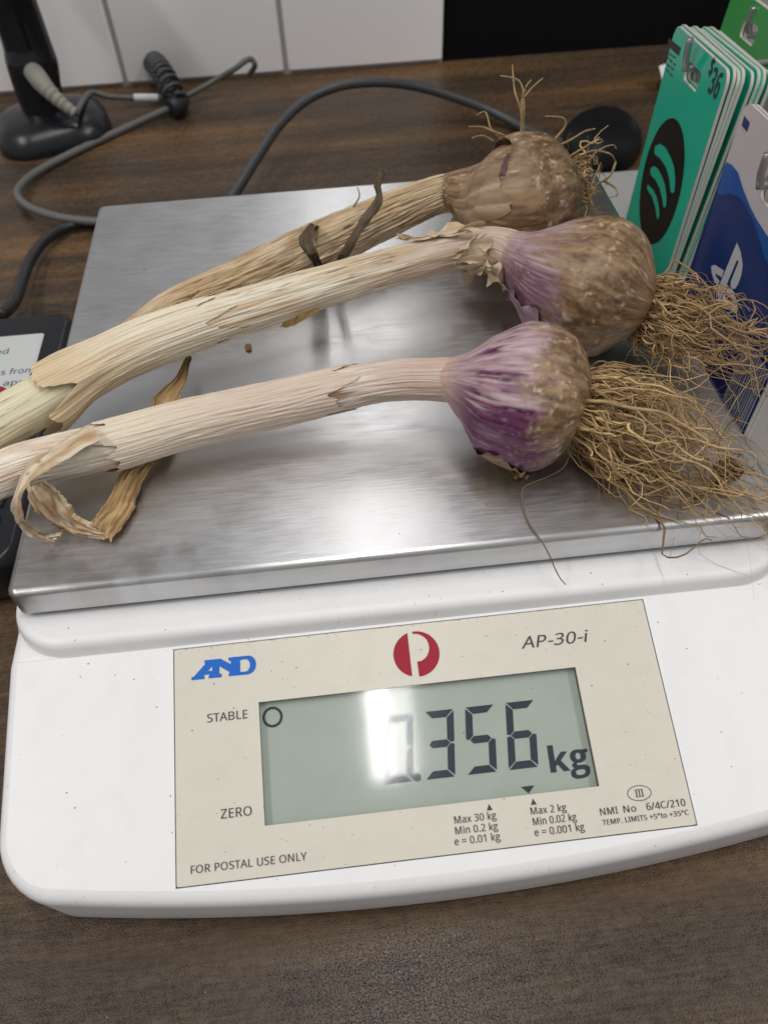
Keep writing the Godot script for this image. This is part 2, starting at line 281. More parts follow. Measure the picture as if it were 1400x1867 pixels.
# rows [x, y, z, r] sampled evenly along their length
func even(rows: Array, count: int, width := 4) -> Array:
	var fine := []
	var run := [0.0]
	var m := 40 * (rows.size() - 1)
	for i in m + 1:
		fine.append(catmull(rows, float(i) / m, width))
		if i: run.append(run[-1] + v3(fine[i]).distance_to(v3(fine[i - 1])))
	var o := []
	var k := 0
	for i in count:
		var s: float = run[-1] * i / (count - 1)
		while k < m - 1 and run[k + 1] < s: k += 1
		var f := clampf((s - run[k]) / maxf(run[k + 1] - run[k], 1e-9), 0.0, 1.0)
		var r := []
		for c in width: r.append(lerpf(fine[k][c], fine[k + 1][c], f))
		o.append(r)
	return o


# centres, radii and frames along a path
func frames(rows: Array, count: int) -> Array:
	var e := even(rows, count)
	var o := []
	for i in count:
		var t := (v3(e[mini(i + 1, count - 1)]) - v3(e[maxi(i - 1, 0)])).normalized()
		var up := Vector3.UP if absf(t.y) < 0.9 else Vector3.RIGHT
		var n := (up - t * up.dot(t)).normalized()
		o.append([v3(e[i]), e[i][3], n, t.cross(n), t])
	return o


# a tube along a path: shape(u, a) scales the radius, tint(u, a) gives the colour
func sweep(rows: Array, nu: int, nv: int, shape: Callable, tint: Callable) -> ArrayMesh:
	var F := frames(rows, nu)
	var P := PackedVector3Array(); var C := PackedColorArray(); var U := PackedVector2Array()
	for i in nu:
		var u := float(i) / (nu - 1)
		var fr: Array = F[i]
		for j in nv:
			var a := TAU * j / nv
			var r: float = fr[1] * shape.call(u, a)
			var p: Vector3 = fr[0] + (fr[2] * cos(a) + fr[3] * sin(a)) * r
			P.append(p)
			C.append(tint.call(u, a))
			U.append(Vector2(u, a / TAU))
	var I := grid_index(nu, nv, true)
	# close both ends
	for e in 2:
		var base: int = 0 if e == 0 else (nu - 1) * nv
		var fr: Array = F[0 if e == 0 else nu - 1]
		var mid := P.size()
		P.append(fr[0]); C.append(C[base]); U.append(Vector2(e, 0))
		for j in nv:
			var k := (j + 1) % nv
			if e == 0: I.append_array([mid, base + k, base + j])
			else: I.append_array([mid, base + j, base + k])
	return commit(P, I, C, U)


func tube(rows: Array, r: float, count: int, sides := 10) -> ArrayMesh:
	var full := []
	for p in rows: full.append([p[0], p[1], p[2], r])
	return sweep(full, count, sides, func(_u, _a): return 1.0, func(_u, _a): return Color.WHITE)


# a piece of skin lying on a swept body, between u0..u1 and a0..a1, with ragged edges
func flake(rows: Array, nu: int, shape: Callable, u0: float, u1: float, a0: float, a1: float, lift: float, curl: float, tint: Callable, s: int, ragged := 0.16) -> ArrayMesh:
	var count := 90
	var F := frames(rows, count)
	var m := nu * 2
	var w := 40
	var P := PackedVector3Array(); var C := PackedColorArray()
	for i in m:
		var v := float(i) / (m - 1)
		for j in w:
			var h := float(j) / (w - 1)
			var edge := noise_c.get_noise_2d(h * 1.8 + s * 7.3, s) * ragged + noise_b.get_noise_2d(h * 5.0, s) * ragged * 0.3
			var edge2 := noise_c.get_noise_2d(v * 1.8 + s * 3.1, s + 40.0) * ragged + noise_b.get_noise_2d(v * 5.0, s + 40.0) * ragged * 0.3
			var u := clampf(lerpf(u0 + (u1 - u0) * edge, u1 + (u1 - u0) * edge * 1.4, v), 0.0, 1.0)
			var a := lerpf(a0 + (a1 - a0) * edge2, a1 - (a1 - a0) * edge2, h)
			var fi := u * (count - 1)
			var k := clampi(int(fi), 0, count - 2)
			var f := fi - k
			var A: Array = F[k]; var B: Array = F[k + 1]
			var c: Vector3 = A[0].lerp(B[0], f)
			var nrm: Vector3 = A[2].lerp(B[2], f); var bn: Vector3 = A[3].lerp(B[3], f)
			var out := maxf(absf(v - 0.5), absf(h - 0.5)) * 2.0
			var r: float = lerpf(A[1], B[1], f) * float(shape.call(u, a)) + lift + curl * pow(out, 4.0) * (0.45 + noise_c.get_noise_2d(u * 14.0, a * 1.4 + s))
			P.append(c + (nrm * cos(a) + bn * sin(a)) * r)
			C.append(tint.call(u, a))
	return commit(P, grid_index(m, w, false), C)


# a leaf between two edge lines given as rows [left xyz, right xyz]
func ribbon(rows: Array, nu: int, nv: int, cup: float, crease: float, tint: Callable, s: int) -> ArrayMesh:
	var P := PackedVector3Array(); var C := PackedColorArray()
	for i in nu:
		var u := float(i) / (nu - 1)
		var r := catmull(rows, u, 6)
		var a := v3(r); var b := v3(r, 3)
		var r2 := catmull(rows, minf(u + 0.01, 1.0), 6); var r1 := catmull(rows, maxf(u - 0.01, 0.0), 6)
		var along := ((v3(r2) + v3(r2, 3)) - (v3(r1) + v3(r1, 3))).normalized()
		var across := b - a
		var n := across.cross(along).normalized()
		if n.y < 0.0: n = -n
		var wide := across.length()
		for j in nv:
			var h := float(j) / (nv - 1)
			var rag := noise_a.get_noise_2d(u * 14.0, s * 5.0 + (0.0 if h < 0.5 else 9.0)) * 0.10 * absf(h - 0.5) * 2.0
			var end := 0.0
			if i == 0 or i == nu - 1: end = noise_b.get_noise_2d(h * 6.0, s * 2.0) * 0.0022
			var lift := cup * wide * (1.0 - pow(2.0 * h - 1.0, 2.0)) + crease * noise_b.get_noise_2d(h * 7.0 + s, u * 2.2) + crease * 0.5 * noise_a.get_noise_2d(h * 16.0, u * 3.0 + s)
			P.append(a + across * (h + rag * (1.0 if h > 0.5 else -1.0)) + n * lift + along * end)
			C.append(tint.call(u, h))
	return commit(P, grid_index(nu, nv, false), C)


# an outline less its holes as pieces without holes: each hole is cut through by a line up its middle
func pieces(outer: PackedVector2Array, holes: Array) -> Array:
	var k := 1000.0
	var big := PackedVector2Array()
	for p in outer: big.append(p * k)
	var found := [big]
	for h in holes:
		var hole := PackedVector2Array()
		var cx := 0.0
		for p in h: hole.append(p * k); cx += p.x * k / h.size()
		var next := []
		for f in found:
			for half in [rect(cx - 2000.0, -2000.0, cx, 2000.0), rect(cx, -2000.0, cx + 2000.0, 2000.0)]:
				for a in Geometry2D.intersect_polygons(f, half):
					for b in Geometry2D.clip_polygons(a, hole):
						if absf(area2(b)) > 1e-6: next.append(b)
		found = next
	var o := []
	for f in found:
		var small := PackedVector2Array()
		for p in f: small.append(p / k)
		o.append(small)
	return o


func area2(p: PackedVector2Array) -> float:
	var s := 0.0
	for i in p.size(): s += p[i].cross(p[(i + 1) % p.size()])
	return s


# a flat plate of the given outline in the xy plane, its face at z = 0 and its back at z = -deep
func plate(outer: PackedVector2Array, deep: float, holes := []) -> ArrayMesh:
	if Geometry2D.is_polygon_clockwise(outer): outer.reverse()
	var P := PackedVector3Array(); var I := PackedInt32Array(); var U := PackedVector2Array()
	for poly in (pieces(outer, holes) if holes.size() else [outer]):
		var wide := PackedVector2Array()
		for p in poly: wide.append(p * 1000.0)          # the cutter loses small triangles
		var T := Geometry2D.triangulate_polygon(wide)
		for side in (2 if deep > 0.0 else 1):
			var n0 := P.size()
			for p in poly: P.append(Vector3(p.x, p.y, -deep * side)); U.append(p)
			for k in range(0, T.size(), 3):
				var a: Vector2 = poly[T[k]]; var b: Vector2 = poly[T[k + 1]]; var c: Vector2 = poly[T[k + 2]]
				var anti := (b - a).cross(c - a) > 0.0
				if side == 1: anti = not anti
				if anti: I.append_array([n0 + T[k], n0 + T[k + 2], n0 + T[k + 1]])
				else: I.append_array([n0 + T[k], n0 + T[k + 1], n0 + T[k + 2]])
	if deep > 0.0:
		var rings := [outer]
		for h in holes: rings.append(h)
		for q in rings.size():
			var ring: PackedVector2Array = rings[q].duplicate()
			if q > 0 and not Geometry2D.is_polygon_clockwise(ring): ring.reverse()
			for k in ring.size():
				var a := ring[k]; var b := ring[(k + 1) % ring.size()]
				var n1 := P.size()
				P.append_array([Vector3(a.x, a.y, 0), Vector3(b.x, b.y, 0), Vector3(b.x, b.y, -deep), Vector3(a.x, a.y, -deep)])
				U.append_array([a, b, b, a])
				I.append_array([n1, n1 + 1, n1 + 2, n1, n1 + 2, n1 + 3])
	return commit(P, I, PackedColorArray(), U, true)


func round_rect(x0: float, y0: float, x1: float, y1: float, r: float, n := 6) -> PackedVector2Array:
	var o := PackedVector2Array()
	for c in [[x1 - r, y0 + r, -90.0], [x1 - r, y1 - r, 0.0], [x0 + r, y1 - r, 90.0], [x0 + r, y0 + r, 180.0]]:
		for k in n + 1:
			var a := deg_to_rad(c[2] + 90.0 * k / n)
			o.append(Vector2(c[0] + r * cos(a), c[1] + r * sin(a)))
	return o


func disc(x: float, y: float, r: float, n := 40, ry := -1.0) -> PackedVector2Array:
	var o := PackedVector2Array()
	for k in n:
		var a := TAU * k / n
		o.append(Vector2(x + r * cos(a), y + (r if ry < 0.0 else ry) * sin(a)))
	return o


func rect(x0: float, y0: float, x1: float, y1: float) -> PackedVector2Array:
	return PackedVector2Array([Vector2(x0, y0), Vector2(x1, y0), Vector2(x1, y1), Vector2(x0, y1)])


# rings of equally many points stacked into a skin; the last ring may be closed with a fan
func loft(rings: Array, close_first: bool, close_last: bool, uvs := false) -> ArrayMesh:
	var P := PackedVector3Array(); var U := PackedVector2Array()
	var n: int = rings[0].size()
	for r in rings:
		for p in r:
			P.append(p); U.append(Vector2(p.x, p.z))
	var I := grid_index(rings.size(), n, true)
	for e in 2:
		if (e == 0 and not close_first) or (e == 1 and not close_last): continue
		var ring: Array = rings[0] if e == 0 else rings[-1]
		var c := Vector3.ZERO
		for p in ring: c += p
		c /= n
		var base := P.size()
		P.append(c); U.append(Vector2(c.x, c.z))
		for p in ring: P.append(p); U.append(Vector2(p.x, p.z))
		for j in n:
			var k := (j + 1) % n
			if e == 0: I.append_array([base, base + 1 + k, base + 1 + j])
			else: I.append_array([base, base + 1 + j, base + 1 + k])
	return commit(P, I, PackedColorArray(), U if uvs else PackedVector2Array())


func lettering(called: String, text: String, x0: float, x1: float, base: float, cap: float, m: Material, parent: Node3D, bold := false, slant := 0.0, z := 0.0002, deep := 0.0002) -> MeshInstance3D:
	var font := SystemFont.new()
	font.font_names = PackedStringArray(["Droid Sans"])
	if bold: font.font_weight = 700
	var t := TextMesh.new()
	t.font = font
	t.text = text
	t.font_size = 64
	t.pixel_size = 0.001
	t.depth = 0.01
	t.curve_step = 1.0
	t.horizontal_alignment = HORIZONTAL_ALIGNMENT_LEFT
	t.vertical_alignment = VERTICAL_ALIGNMENT_BOTTOM
	var box := t.get_aabb()
	var o := part(called, t, m, parent)
	var sx := (x1 - x0) / maxf(box.size.x, 1e-5)
	var sy := cap / (0.064 * 0.714)
	var drop := cap / 0.714 * 0.236          # the font's descent below the base line
	o.transform = Transform3D(Basis(Vector3(sx, 0, 0), Vector3(slant * sy, sy, 0), Vector3(0, 0, deep / 0.01)), Vector3(x0 - box.position.x * sx - slant * drop, base - drop, z))
	return o


func plain(called: String, c: Color, rough: float, spec := 0.5, metal := 0.0) -> StandardMaterial3D:
	var m := StandardMaterial3D.new()
	m.resource_name = called
	m.albedo_color = c
	m.roughness = rough
	m.metallic_specular = spec
	m.metallic = metal
	mats[called] = m
	return m


func colored(called: String, rough: float, spec := 0.4) -> StandardMaterial3D:
	var m := plain(called, Color.WHITE, rough, spec)
	m.vertex_color_use_as_albedo = true
	return m


func tex(im: Image) -> ImageTexture:
	return ImageTexture.create_from_image(im)


# a grey picture 0..1 from noise, stretched sideways
func streaks(w: int, h: int, narrow: int, s: int, f: float, octaves := 4) -> PackedFloat32Array:
	var n := make_noise(s, f, octaves)
	var im := n.get_seamless_image(narrow, h, false, false, 0.2)
	im.convert(Image.FORMAT_L8)
	if narrow != w: im.resize(w, h, Image.INTERPOLATE_CUBIC)
	var d := im.get_data()
	var o := PackedFloat32Array()
	o.resize(w * h)
	for k in w * h: o[k] = d[k] / 255.0
	return o


func grey_texture(a: PackedFloat32Array, w: int, h: int) -> ImageTexture:
	var b := PackedByteArray()
	b.resize(w * h)
	for k in w * h: b[k] = int(clampf(a[k], 0.0, 1.0) * 255.0)
	return tex(Image.create_from_data(w, h, false, Image.FORMAT_L8, b))


# colours given as linear values, stored as the sRGB bytes that a colour texture holds
func color_texture(w: int, h: int, f: Callable) -> ImageTexture:
	var b := PackedByteArray()
	b.resize(w * h * 3)
	for y in h:
		for x in w:
			var c: Color = f.call(x, y)
			var k := (y * w + x) * 3
			b[k] = int(255.0 * pow(clampf(c.r, 0.0, 1.0), 0.4545)); b[k + 1] = int(255.0 * pow(clampf(c.g, 0.0, 1.0), 0.4545)); b[k + 2] = int(255.0 * pow(clampf(c.b, 0.0, 1.0), 0.4545))
	return tex(Image.create_from_data(w, h, false, Image.FORMAT_RGB8, b))


# small dark dust marks scattered on a white multiplier
func speck_texture(size: int, count: int, base: float, s: int, streaky := 0.0) -> ImageTexture:
	var r := RandomNumberGenerator.new()
	r.seed = s
	var im := Image.create(size, size, false, Image.FORMAT_RGB8)
	im.fill(Color.WHITE)
	var blotch := streaks(size, size, size, s + 3, 0.012, 4)
	for y in size:
		for x in size:
			var g := 1.0 - base * maxf(blotch[y * size + x] - 0.45, 0.0)
			im.set_pixel(x, y, Color(g, g * (1.0 - 0.02 * base), g * (1.0 - 0.06 * base)))
	for k in count:
		var x := r.randi_range(2, size - 6); var y := r.randi_range(2, size - 6)
		var d := r.randf_range(0.25, 0.75)
		var w := r.randi_range(1, 3); var h := r.randi_range(1, 2)
		if r.randf() < 0.12: w += 2; h += 1
		for i in w:
			for j in h:
				if r.randf() < 0.85: im.set_pixel(x + i, y + j, Color(d, d * 0.93, d * 0.84))
	return tex(im)


# ------------------------------------------------------------------ materials

func make_materials() -> void:
	# white plastic with dust
	var w := plain("white_plastic", lin(0.80, 0.80, 0.80), 0.42)
	w.albedo_texture = speck_texture(1024, 170, 0.03, 5)
	w.uv1_triplanar = true
	w.uv1_scale = Vector3.ONE * 4.6
	# film of the label
	var l := plain("label_film", lin(0.625, 0.60, 0.505), 0.38)
	l.albedo_texture = speck_texture(1024, 240, 0.035, 9)
	l.uv1_triplanar = true
	l.uv1_scale = Vector3.ONE * 6.2
	plain("print_black", lin(0.028, 0.028, 0.04), 0.5)
	plain("print_blue", lin(0.006, 0.125, 0.52), 0.5, 0.35)
	plain("print_red", lin(0.32, 0.008, 0.028), 0.5, 0.35)
	plain("bezel", lin(0.05, 0.055, 0.05), 0.6)
	var lc := plain("lcd", lin(0.345, 0.400, 0.345), 0.55)
	lc.albedo_texture = speck_texture(512, 14, 0.05, 21)
	lc.uv1_triplanar = true
	lc.uv1_scale = Vector3.ONE * 7.0
	plain("lcd_ink", lin(0.018, 0.030, 0.044), 0.6, 0.3)
	var g := plain("glass", Color(1, 1, 1, 0.004), 0.08)
	g.transparency = BaseMaterial3D.TRANSPARENCY_ALPHA
	# brushed steel
	var st := plain("steel", Color.WHITE, 1.0, 0.5, 1.0)
	var N := 1024
	var fine := streaks(N, N, 60, 31, 0.24, 3)
	var soft := streaks(N, N, N, 33, 0.006, 5)
	var mid := streaks(N, N, 130, 34, 0.07, 3)
	var rough := PackedFloat32Array(); rough.resize(N * N)
	var bump := PackedFloat32Array(); bump.resize(N * N)
	for k in N * N:
		rough[k] = 0.34 + 0.07 * (fine[k] - 0.5) + 0.07 * (soft[k] - 0.5) + 0.07 * (mid[k] - 0.5)
		bump[k] = 0.85 * fine[k] + 0.15 * mid[k]
	st.roughness_texture = grey_texture(rough, N, N)
	st.heightmap_enabled = true
	st.heightmap_texture = grey_texture(bump, N, N)
	st.heightmap_scale = 0.0035
	st.anisotropy_enabled = true
	st.anisotropy = -0.66
	st.uv1_scale = Vector3(4.0, 4.0, 1.0)
	st.albedo_color = lin(0.62, 0.62, 0.625)
	# stains: only where the photograph shows dark smears and thumb marks on the steel
	var blots := streaks(512, 512, 512, 77, 0.014, 5)
	var grain := streaks(512, 512, 60, 78, 0.12, 3)
	var stain_map := color_texture(512, 512, func(x, y):
		var d: float = Vector2((x - 40.0) / 150.0, (y - 500.0) / 70.0).length()
		var near := clampf(1.25 - d, 0.0, 1.0)
		var s := clampf((blots[y * 512 + x] - 0.46) * 5.0, 0.0, 1.0) * near * (0.6 + 0.6 * grain[y * 512 + x])
		var all := 1.0 - 0.12 * maxf(blots[((y * 2) % 512) * 512 + (x * 2) % 512] - 0.55, 0.0)
		return Color(all, all, all).lerp(Color(0.33, 0.28, 0.22), 0.42 * s))
	st.detail_enabled = true
	st.detail_albedo = stain_map
	st.detail_blend_mode = BaseMaterial3D.BLEND_MODE_MUL
	st.detail_uv_layer = BaseMaterial3D.DETAIL_UV_2
	# garlic
	colored("bulb_skin", 0.42, 0.45)
	colored("stalk", 0.62, 0.38)
	var dl := colored("dry_leaf", 0.6, 0.4)
	dl.backlight_enabled = true
	dl.backlight = Color(0.25, 0.22, 0.16)
	var rt := colored("root", 0.75, 0.3)
	rt.resource_name = "root"
	# counter: worn wood print under a pitted film
	var c := plain("counter", Color.WHITE, 1.0, 0.36)
	var pit := streaks(N, N, 800, 51, 0.26, 3)
	var pit2 := streaks(N, N, N, 52, 0.03, 4)
	var hair := streaks(N, N, 90, 53, 0.09, 4)
	var cb := PackedFloat32Array(); cb.resize(N * N)
	var cr := PackedFloat32Array(); cr.resize(N * N)
	for k in N * N:
		var hole := clampf((pit[k] - 0.56) * 5.0, 0.0, 1.0)
		cb[k] = 0.75 - 0.55 * hole + 0.25 * (pit2[k] - 0.5)
		cr[k] = 0.29 + 0.20 * hole + 0.14 * (pit2[k] - 0.5)
	c.heightmap_enabled = true
	c.heightmap_texture = grey_texture(cb, N, N)
	c.heightmap_scale = 0.03
	c.roughness_texture = grey_texture(cr, N, N)
	c.albedo_texture = color_texture(N, N, func(x, y):
		var k: int = y * N + x
		var g2 := 0.72 + 0.5 * (hair[k] - 0.5) + 0.35 * (pit2[k] - 0.5) - 0.42 * clampf((pit[k] - 0.54) * 5.0, 0.0, 1.0)
		return Color(g2, g2, g2))
	c.uv1_scale = Vector3(5.2, 5.2, 1)
	var W := 1024
	var band := streaks(W, W, 120, 61, 0.02, 5)
	var cloud := streaks(W, W, 380, 62, 0.008, 4)
	var line := streaks(W, W, 30, 63, 0.12, 3)
	c.detail_enabled = true
	c.detail_blend_mode = BaseMaterial3D.BLEND_MODE_MUL
	c.detail_uv_layer = BaseMaterial3D.DETAIL_UV_2
	c.detail_albedo = color_texture(W, W, func(x, y):
		var k: int = y * W + x
		var dark := Color(0.062, 0.042, 0.028)
		var brown := Color(0.165, 0.092, 0.040)
		var greyish := Color(0.108, 0.070, 0.041)
		var t := clampf((band[k] - 0.36) * 2.2, 0.0, 1.0)
		var col := dark.lerp(brown, t)
		col = col.lerp(greyish, clampf((cloud[k] - 0.5) * 3.0, 0.0, 0.6))
		var v := 0.80 + 0.48 * (line[k] - 0.35)
		return Color(col.r * v, col.g * v, col.b * v) * 1.62)
	# wall
	plain("tile", lin(0.90, 0.875, 0.87), 0.3)
	plain("grout", lin(0.46, 0.44, 0.43), 0.9)
	plain("black_board", lin(0.006, 0.006, 0.007), 0.75, 0.2)
	plain("black_plastic", lin(0.010, 0.011, 0.014), 0.30)
	plain("black_gloss", lin(0.008, 0.009, 0.012), 0.10)
	plain("mouse_black", lin(0.012, 0.012, 0.014), 0.45, 0.35)
	plain("dark_rubber", lin(0.020, 0.021, 0.026), 0.5)
	plain("grey_cable", lin(0.125, 0.125, 0.112), 0.5)
	plain("dark_cable", lin(0.062, 0.063, 0.066), 0.45)
	plain("black_cable", lin(0.016, 0.017, 0.020), 0.4)
	plain("plug_grey", lin(0.25, 0.25, 0.21), 0.6)
	plain("paper", lin(0.72, 0.72, 0.72), 0.8)
	plain("screen_white", lin(0.52, 0.54, 0.53), 0.3)
	plain("screen_text", lin(0.06, 0.06, 0.07), 0.4)
	plain("screen_red", lin(0.30, 0.012, 0.02), 0.3)
	# cards
	plain("card_white", lin(0.66, 0.64, 0.58), 0.55)
	plain("card_green", lin(0.007, 0.50, 0.32), 0.16)
	plain("card_lime", lin(0.05, 0.36, 0.08), 0.25)
	plain("card_black", lin(0.006, 0.006, 0.006), 0.2, 0.35)
	plain("card_face", lin(0.64, 0.58, 0.59), 0.25)
	plain("card_blue", lin(0.008, 0.09, 0.38), 0.22)
	plain("card_navy", lin(0.008, 0.022, 0.16), 0.22)
	plain("emblem", lin(0.66, 0.64, 0.65), 0.3)
	plain("peg_metal", lin(0.42, 0.42, 0.42), 0.35, 0.5, 0.7)
	plain("rack_grey", lin(0.46, 0.45, 0.44), 0.5)


# ------------------------------------------------------------------ counter and wall

func build_counter() -> void:
	var P := PackedVector3Array(); var U := PackedVector2Array(); var U2 := PackedVector2Array()
	var x0 := -0.9; var x1 := 0.9; var z0 := -0.74; var z1 := 0.62
	var rows := [[x0, 0.0, z0], [x1, 0.0, z0], [x1, 0.0, z1], [x0, 0.0, z1]]
	for r in rows:
		P.append(v3(r)); U.append(Vector2(r[0], r[2])); U2.append(Vector2((r[0] - x0) / 1.8, (r[2] - z0) / 1.36))
	var I := PackedInt32Array([0, 1, 2, 0, 2, 3])
	# the slab below
	var arr := []
	arr.resize(Mesh.ARRAY_MAX)
	arr[Mesh.ARRAY_VERTEX] = P
	arr[Mesh.ARRAY_NORMAL] = PackedVector3Array([Vector3.UP, Vector3.UP, Vector3.UP, Vector3.UP])
	arr[Mesh.ARRAY_TEX_UV] = U
	arr[Mesh.ARRAY_TEX_UV2] = U2
	arr[Mesh.ARRAY_INDEX] = I
	var m := ArrayMesh.new()
	m.add_surface_from_arrays(Mesh.PRIMITIVE_TRIANGLES, arr)
	var o := part("counter", m, mats.counter, self)
	tag(o, "", "", "", "structure")
	var under := part("slab", box_mesh(Vector3(1.8, 0.03, 1.36)), mats.dark_rubber, o, Vector3(0, -0.0165, -0.06))
	under.set_meta("label", "counter slab")
	# a fine dark score in the film in front of the scale
	var score := PackedVector2Array()
	for k in 13:
		var t := k / 12.0
		score.append(Vector2(-0.0156 - 0.0009 * t + 0.0002 * noise_a.get_noise_1d(t * 9.0), -(0.112 + 0.034 * t)))
	var back := PackedVector2Array()
	for k in 13: back.append(score[12 - k] + Vector2(0.00035 + 0.00035 * noise_b.get_noise_1d(k * 0.8), 0))
	score.append_array(back)
	var s := part("score_line", plate(score, 0.0), mats.print_black, o, Vector3(0, 0.0002, 0))
	s.rotation_degrees.x = -90


func build_wall() -> void:
	var w := part("wall", box_mesh(Vector3(1.04, 0.178, 0.05)), mats.grout, self, Vector3(-0.3915, 0.089, -0.7455))
	tag(w, "", "", "", "structure")
	var gap := 0.0050
	for i in 6:
		var x1: float = 0.1285 - i * 0.1713
		var x0: float = x1 - 0.1713 + gap
		var t := tile_mesh(x1 - x0, 0.170, 0.0045)
		part("tile", t, mats.tile, w, Vector3((x0 + x1) / 2.0 + 0.3915, 0.0888 - 0.089, 0.0252))
	part("wall_cap", box_mesh(Vector3(1.04, 0.012, 0.058)), mats.tile, w, Vector3(0, 0.0955, 0.002))
	# the black board that closes the counter on the right
	var b := part("back_board", box_mesh(Vector3(0.78, 1.1, 0.03)), mats.black_board, self, Vector3(0.521, 0.55, -0.7385))
	tag(b, "matt black upright board behind the counter beside the white tiles", "board")


# a tile with a softened rim, its face towards +z
func tile_mesh(w: float, h: float, deep: float) -> ArrayMesh:
	var rings := []
	for q in [[0.0, 0.0], [0.0, deep - 0.002], [0.0005, deep - 0.0007], [0.002, deep]]:
		var ring := []
		for p in round_rect(-w / 2 + q[0], -h / 2 + q[0], w / 2 - q[0], h / 2 - q[0], 0.002, 3): ring.append(Vector3(p.x, p.y, q[1]))
		rings.append(ring)
	rings.reverse()
	return loft(rings, true, false)


# ------------------------------------------------------------------ the scale

func label_basis() -> Basis:
	return Basis(Vector3.RIGHT, Vector3(0, sin(TILT), -cos(TILT)), Vector3(0, cos(TILT), sin(TILT)))


func slope_y(z: float) -> float:
	return LABEL_TL.y - (z - LABEL_TL.z) * tan(TILT)


# outline of the housing seen from above, moved in by `inset`
func housing_outline(inset: float) -> PackedVector2Array:
	var o := PackedVector2Array()
	var hx := 0.1662 - inset
	var zb := -0.312 + inset
	var r := maxf(0.020 - inset, 0.004)
	var nf := 40
	# front edge from right to left, a shallow arc
	var zc := 0.1117 - 0.5 * hx * hx - inset
	var ex := hx - r
	for k in nf + 1:
		var x := ex - 2.0 * ex * k / nf
		o.append(Vector2(x, 0.1117 - inset - 0.5 * x * x))
	var zs := 0.1117 - inset - 0.5 * ex * ex
	for k in range(1, 9):
		var a := PI / 2 * k / 8.0
		o.append(Vector2(-ex - r * sin(a), zs - r * 0.16 * sin(a) - r * (1.0 - cos(a))))
	for k in range(1, 13): o.append(Vector2(-hx, lerpf(zs - r * 1.16, zb + r, k / 12.0)))
	for k in range(1, 7):
		var a := PI / 2 * k / 6.0
		o.append(Vector2(-ex - r * cos(a), zb + r - r * sin(a)))
	for k in range(1, 7): o.append(Vector2(lerpf(-ex, ex, k / 6.0), zb))
	for k in range(1, 7):
		var a := PI / 2 * k / 6.0
		o.append(Vector2(ex + r * sin(a), zb + r - r * cos(a)))
	for k in range(1, 13): o.append(Vector2(hx, lerpf(zb + r, zs - r * 1.16, k / 12.0)))
	for k in range(1, 8):
		var a := PI / 2 * (1.0 - k / 8.0)
		o.append(Vector2(ex + r * sin(a), zs - r * 0.16 * sin(a) - r * (1.0 - cos(a))))
	return o


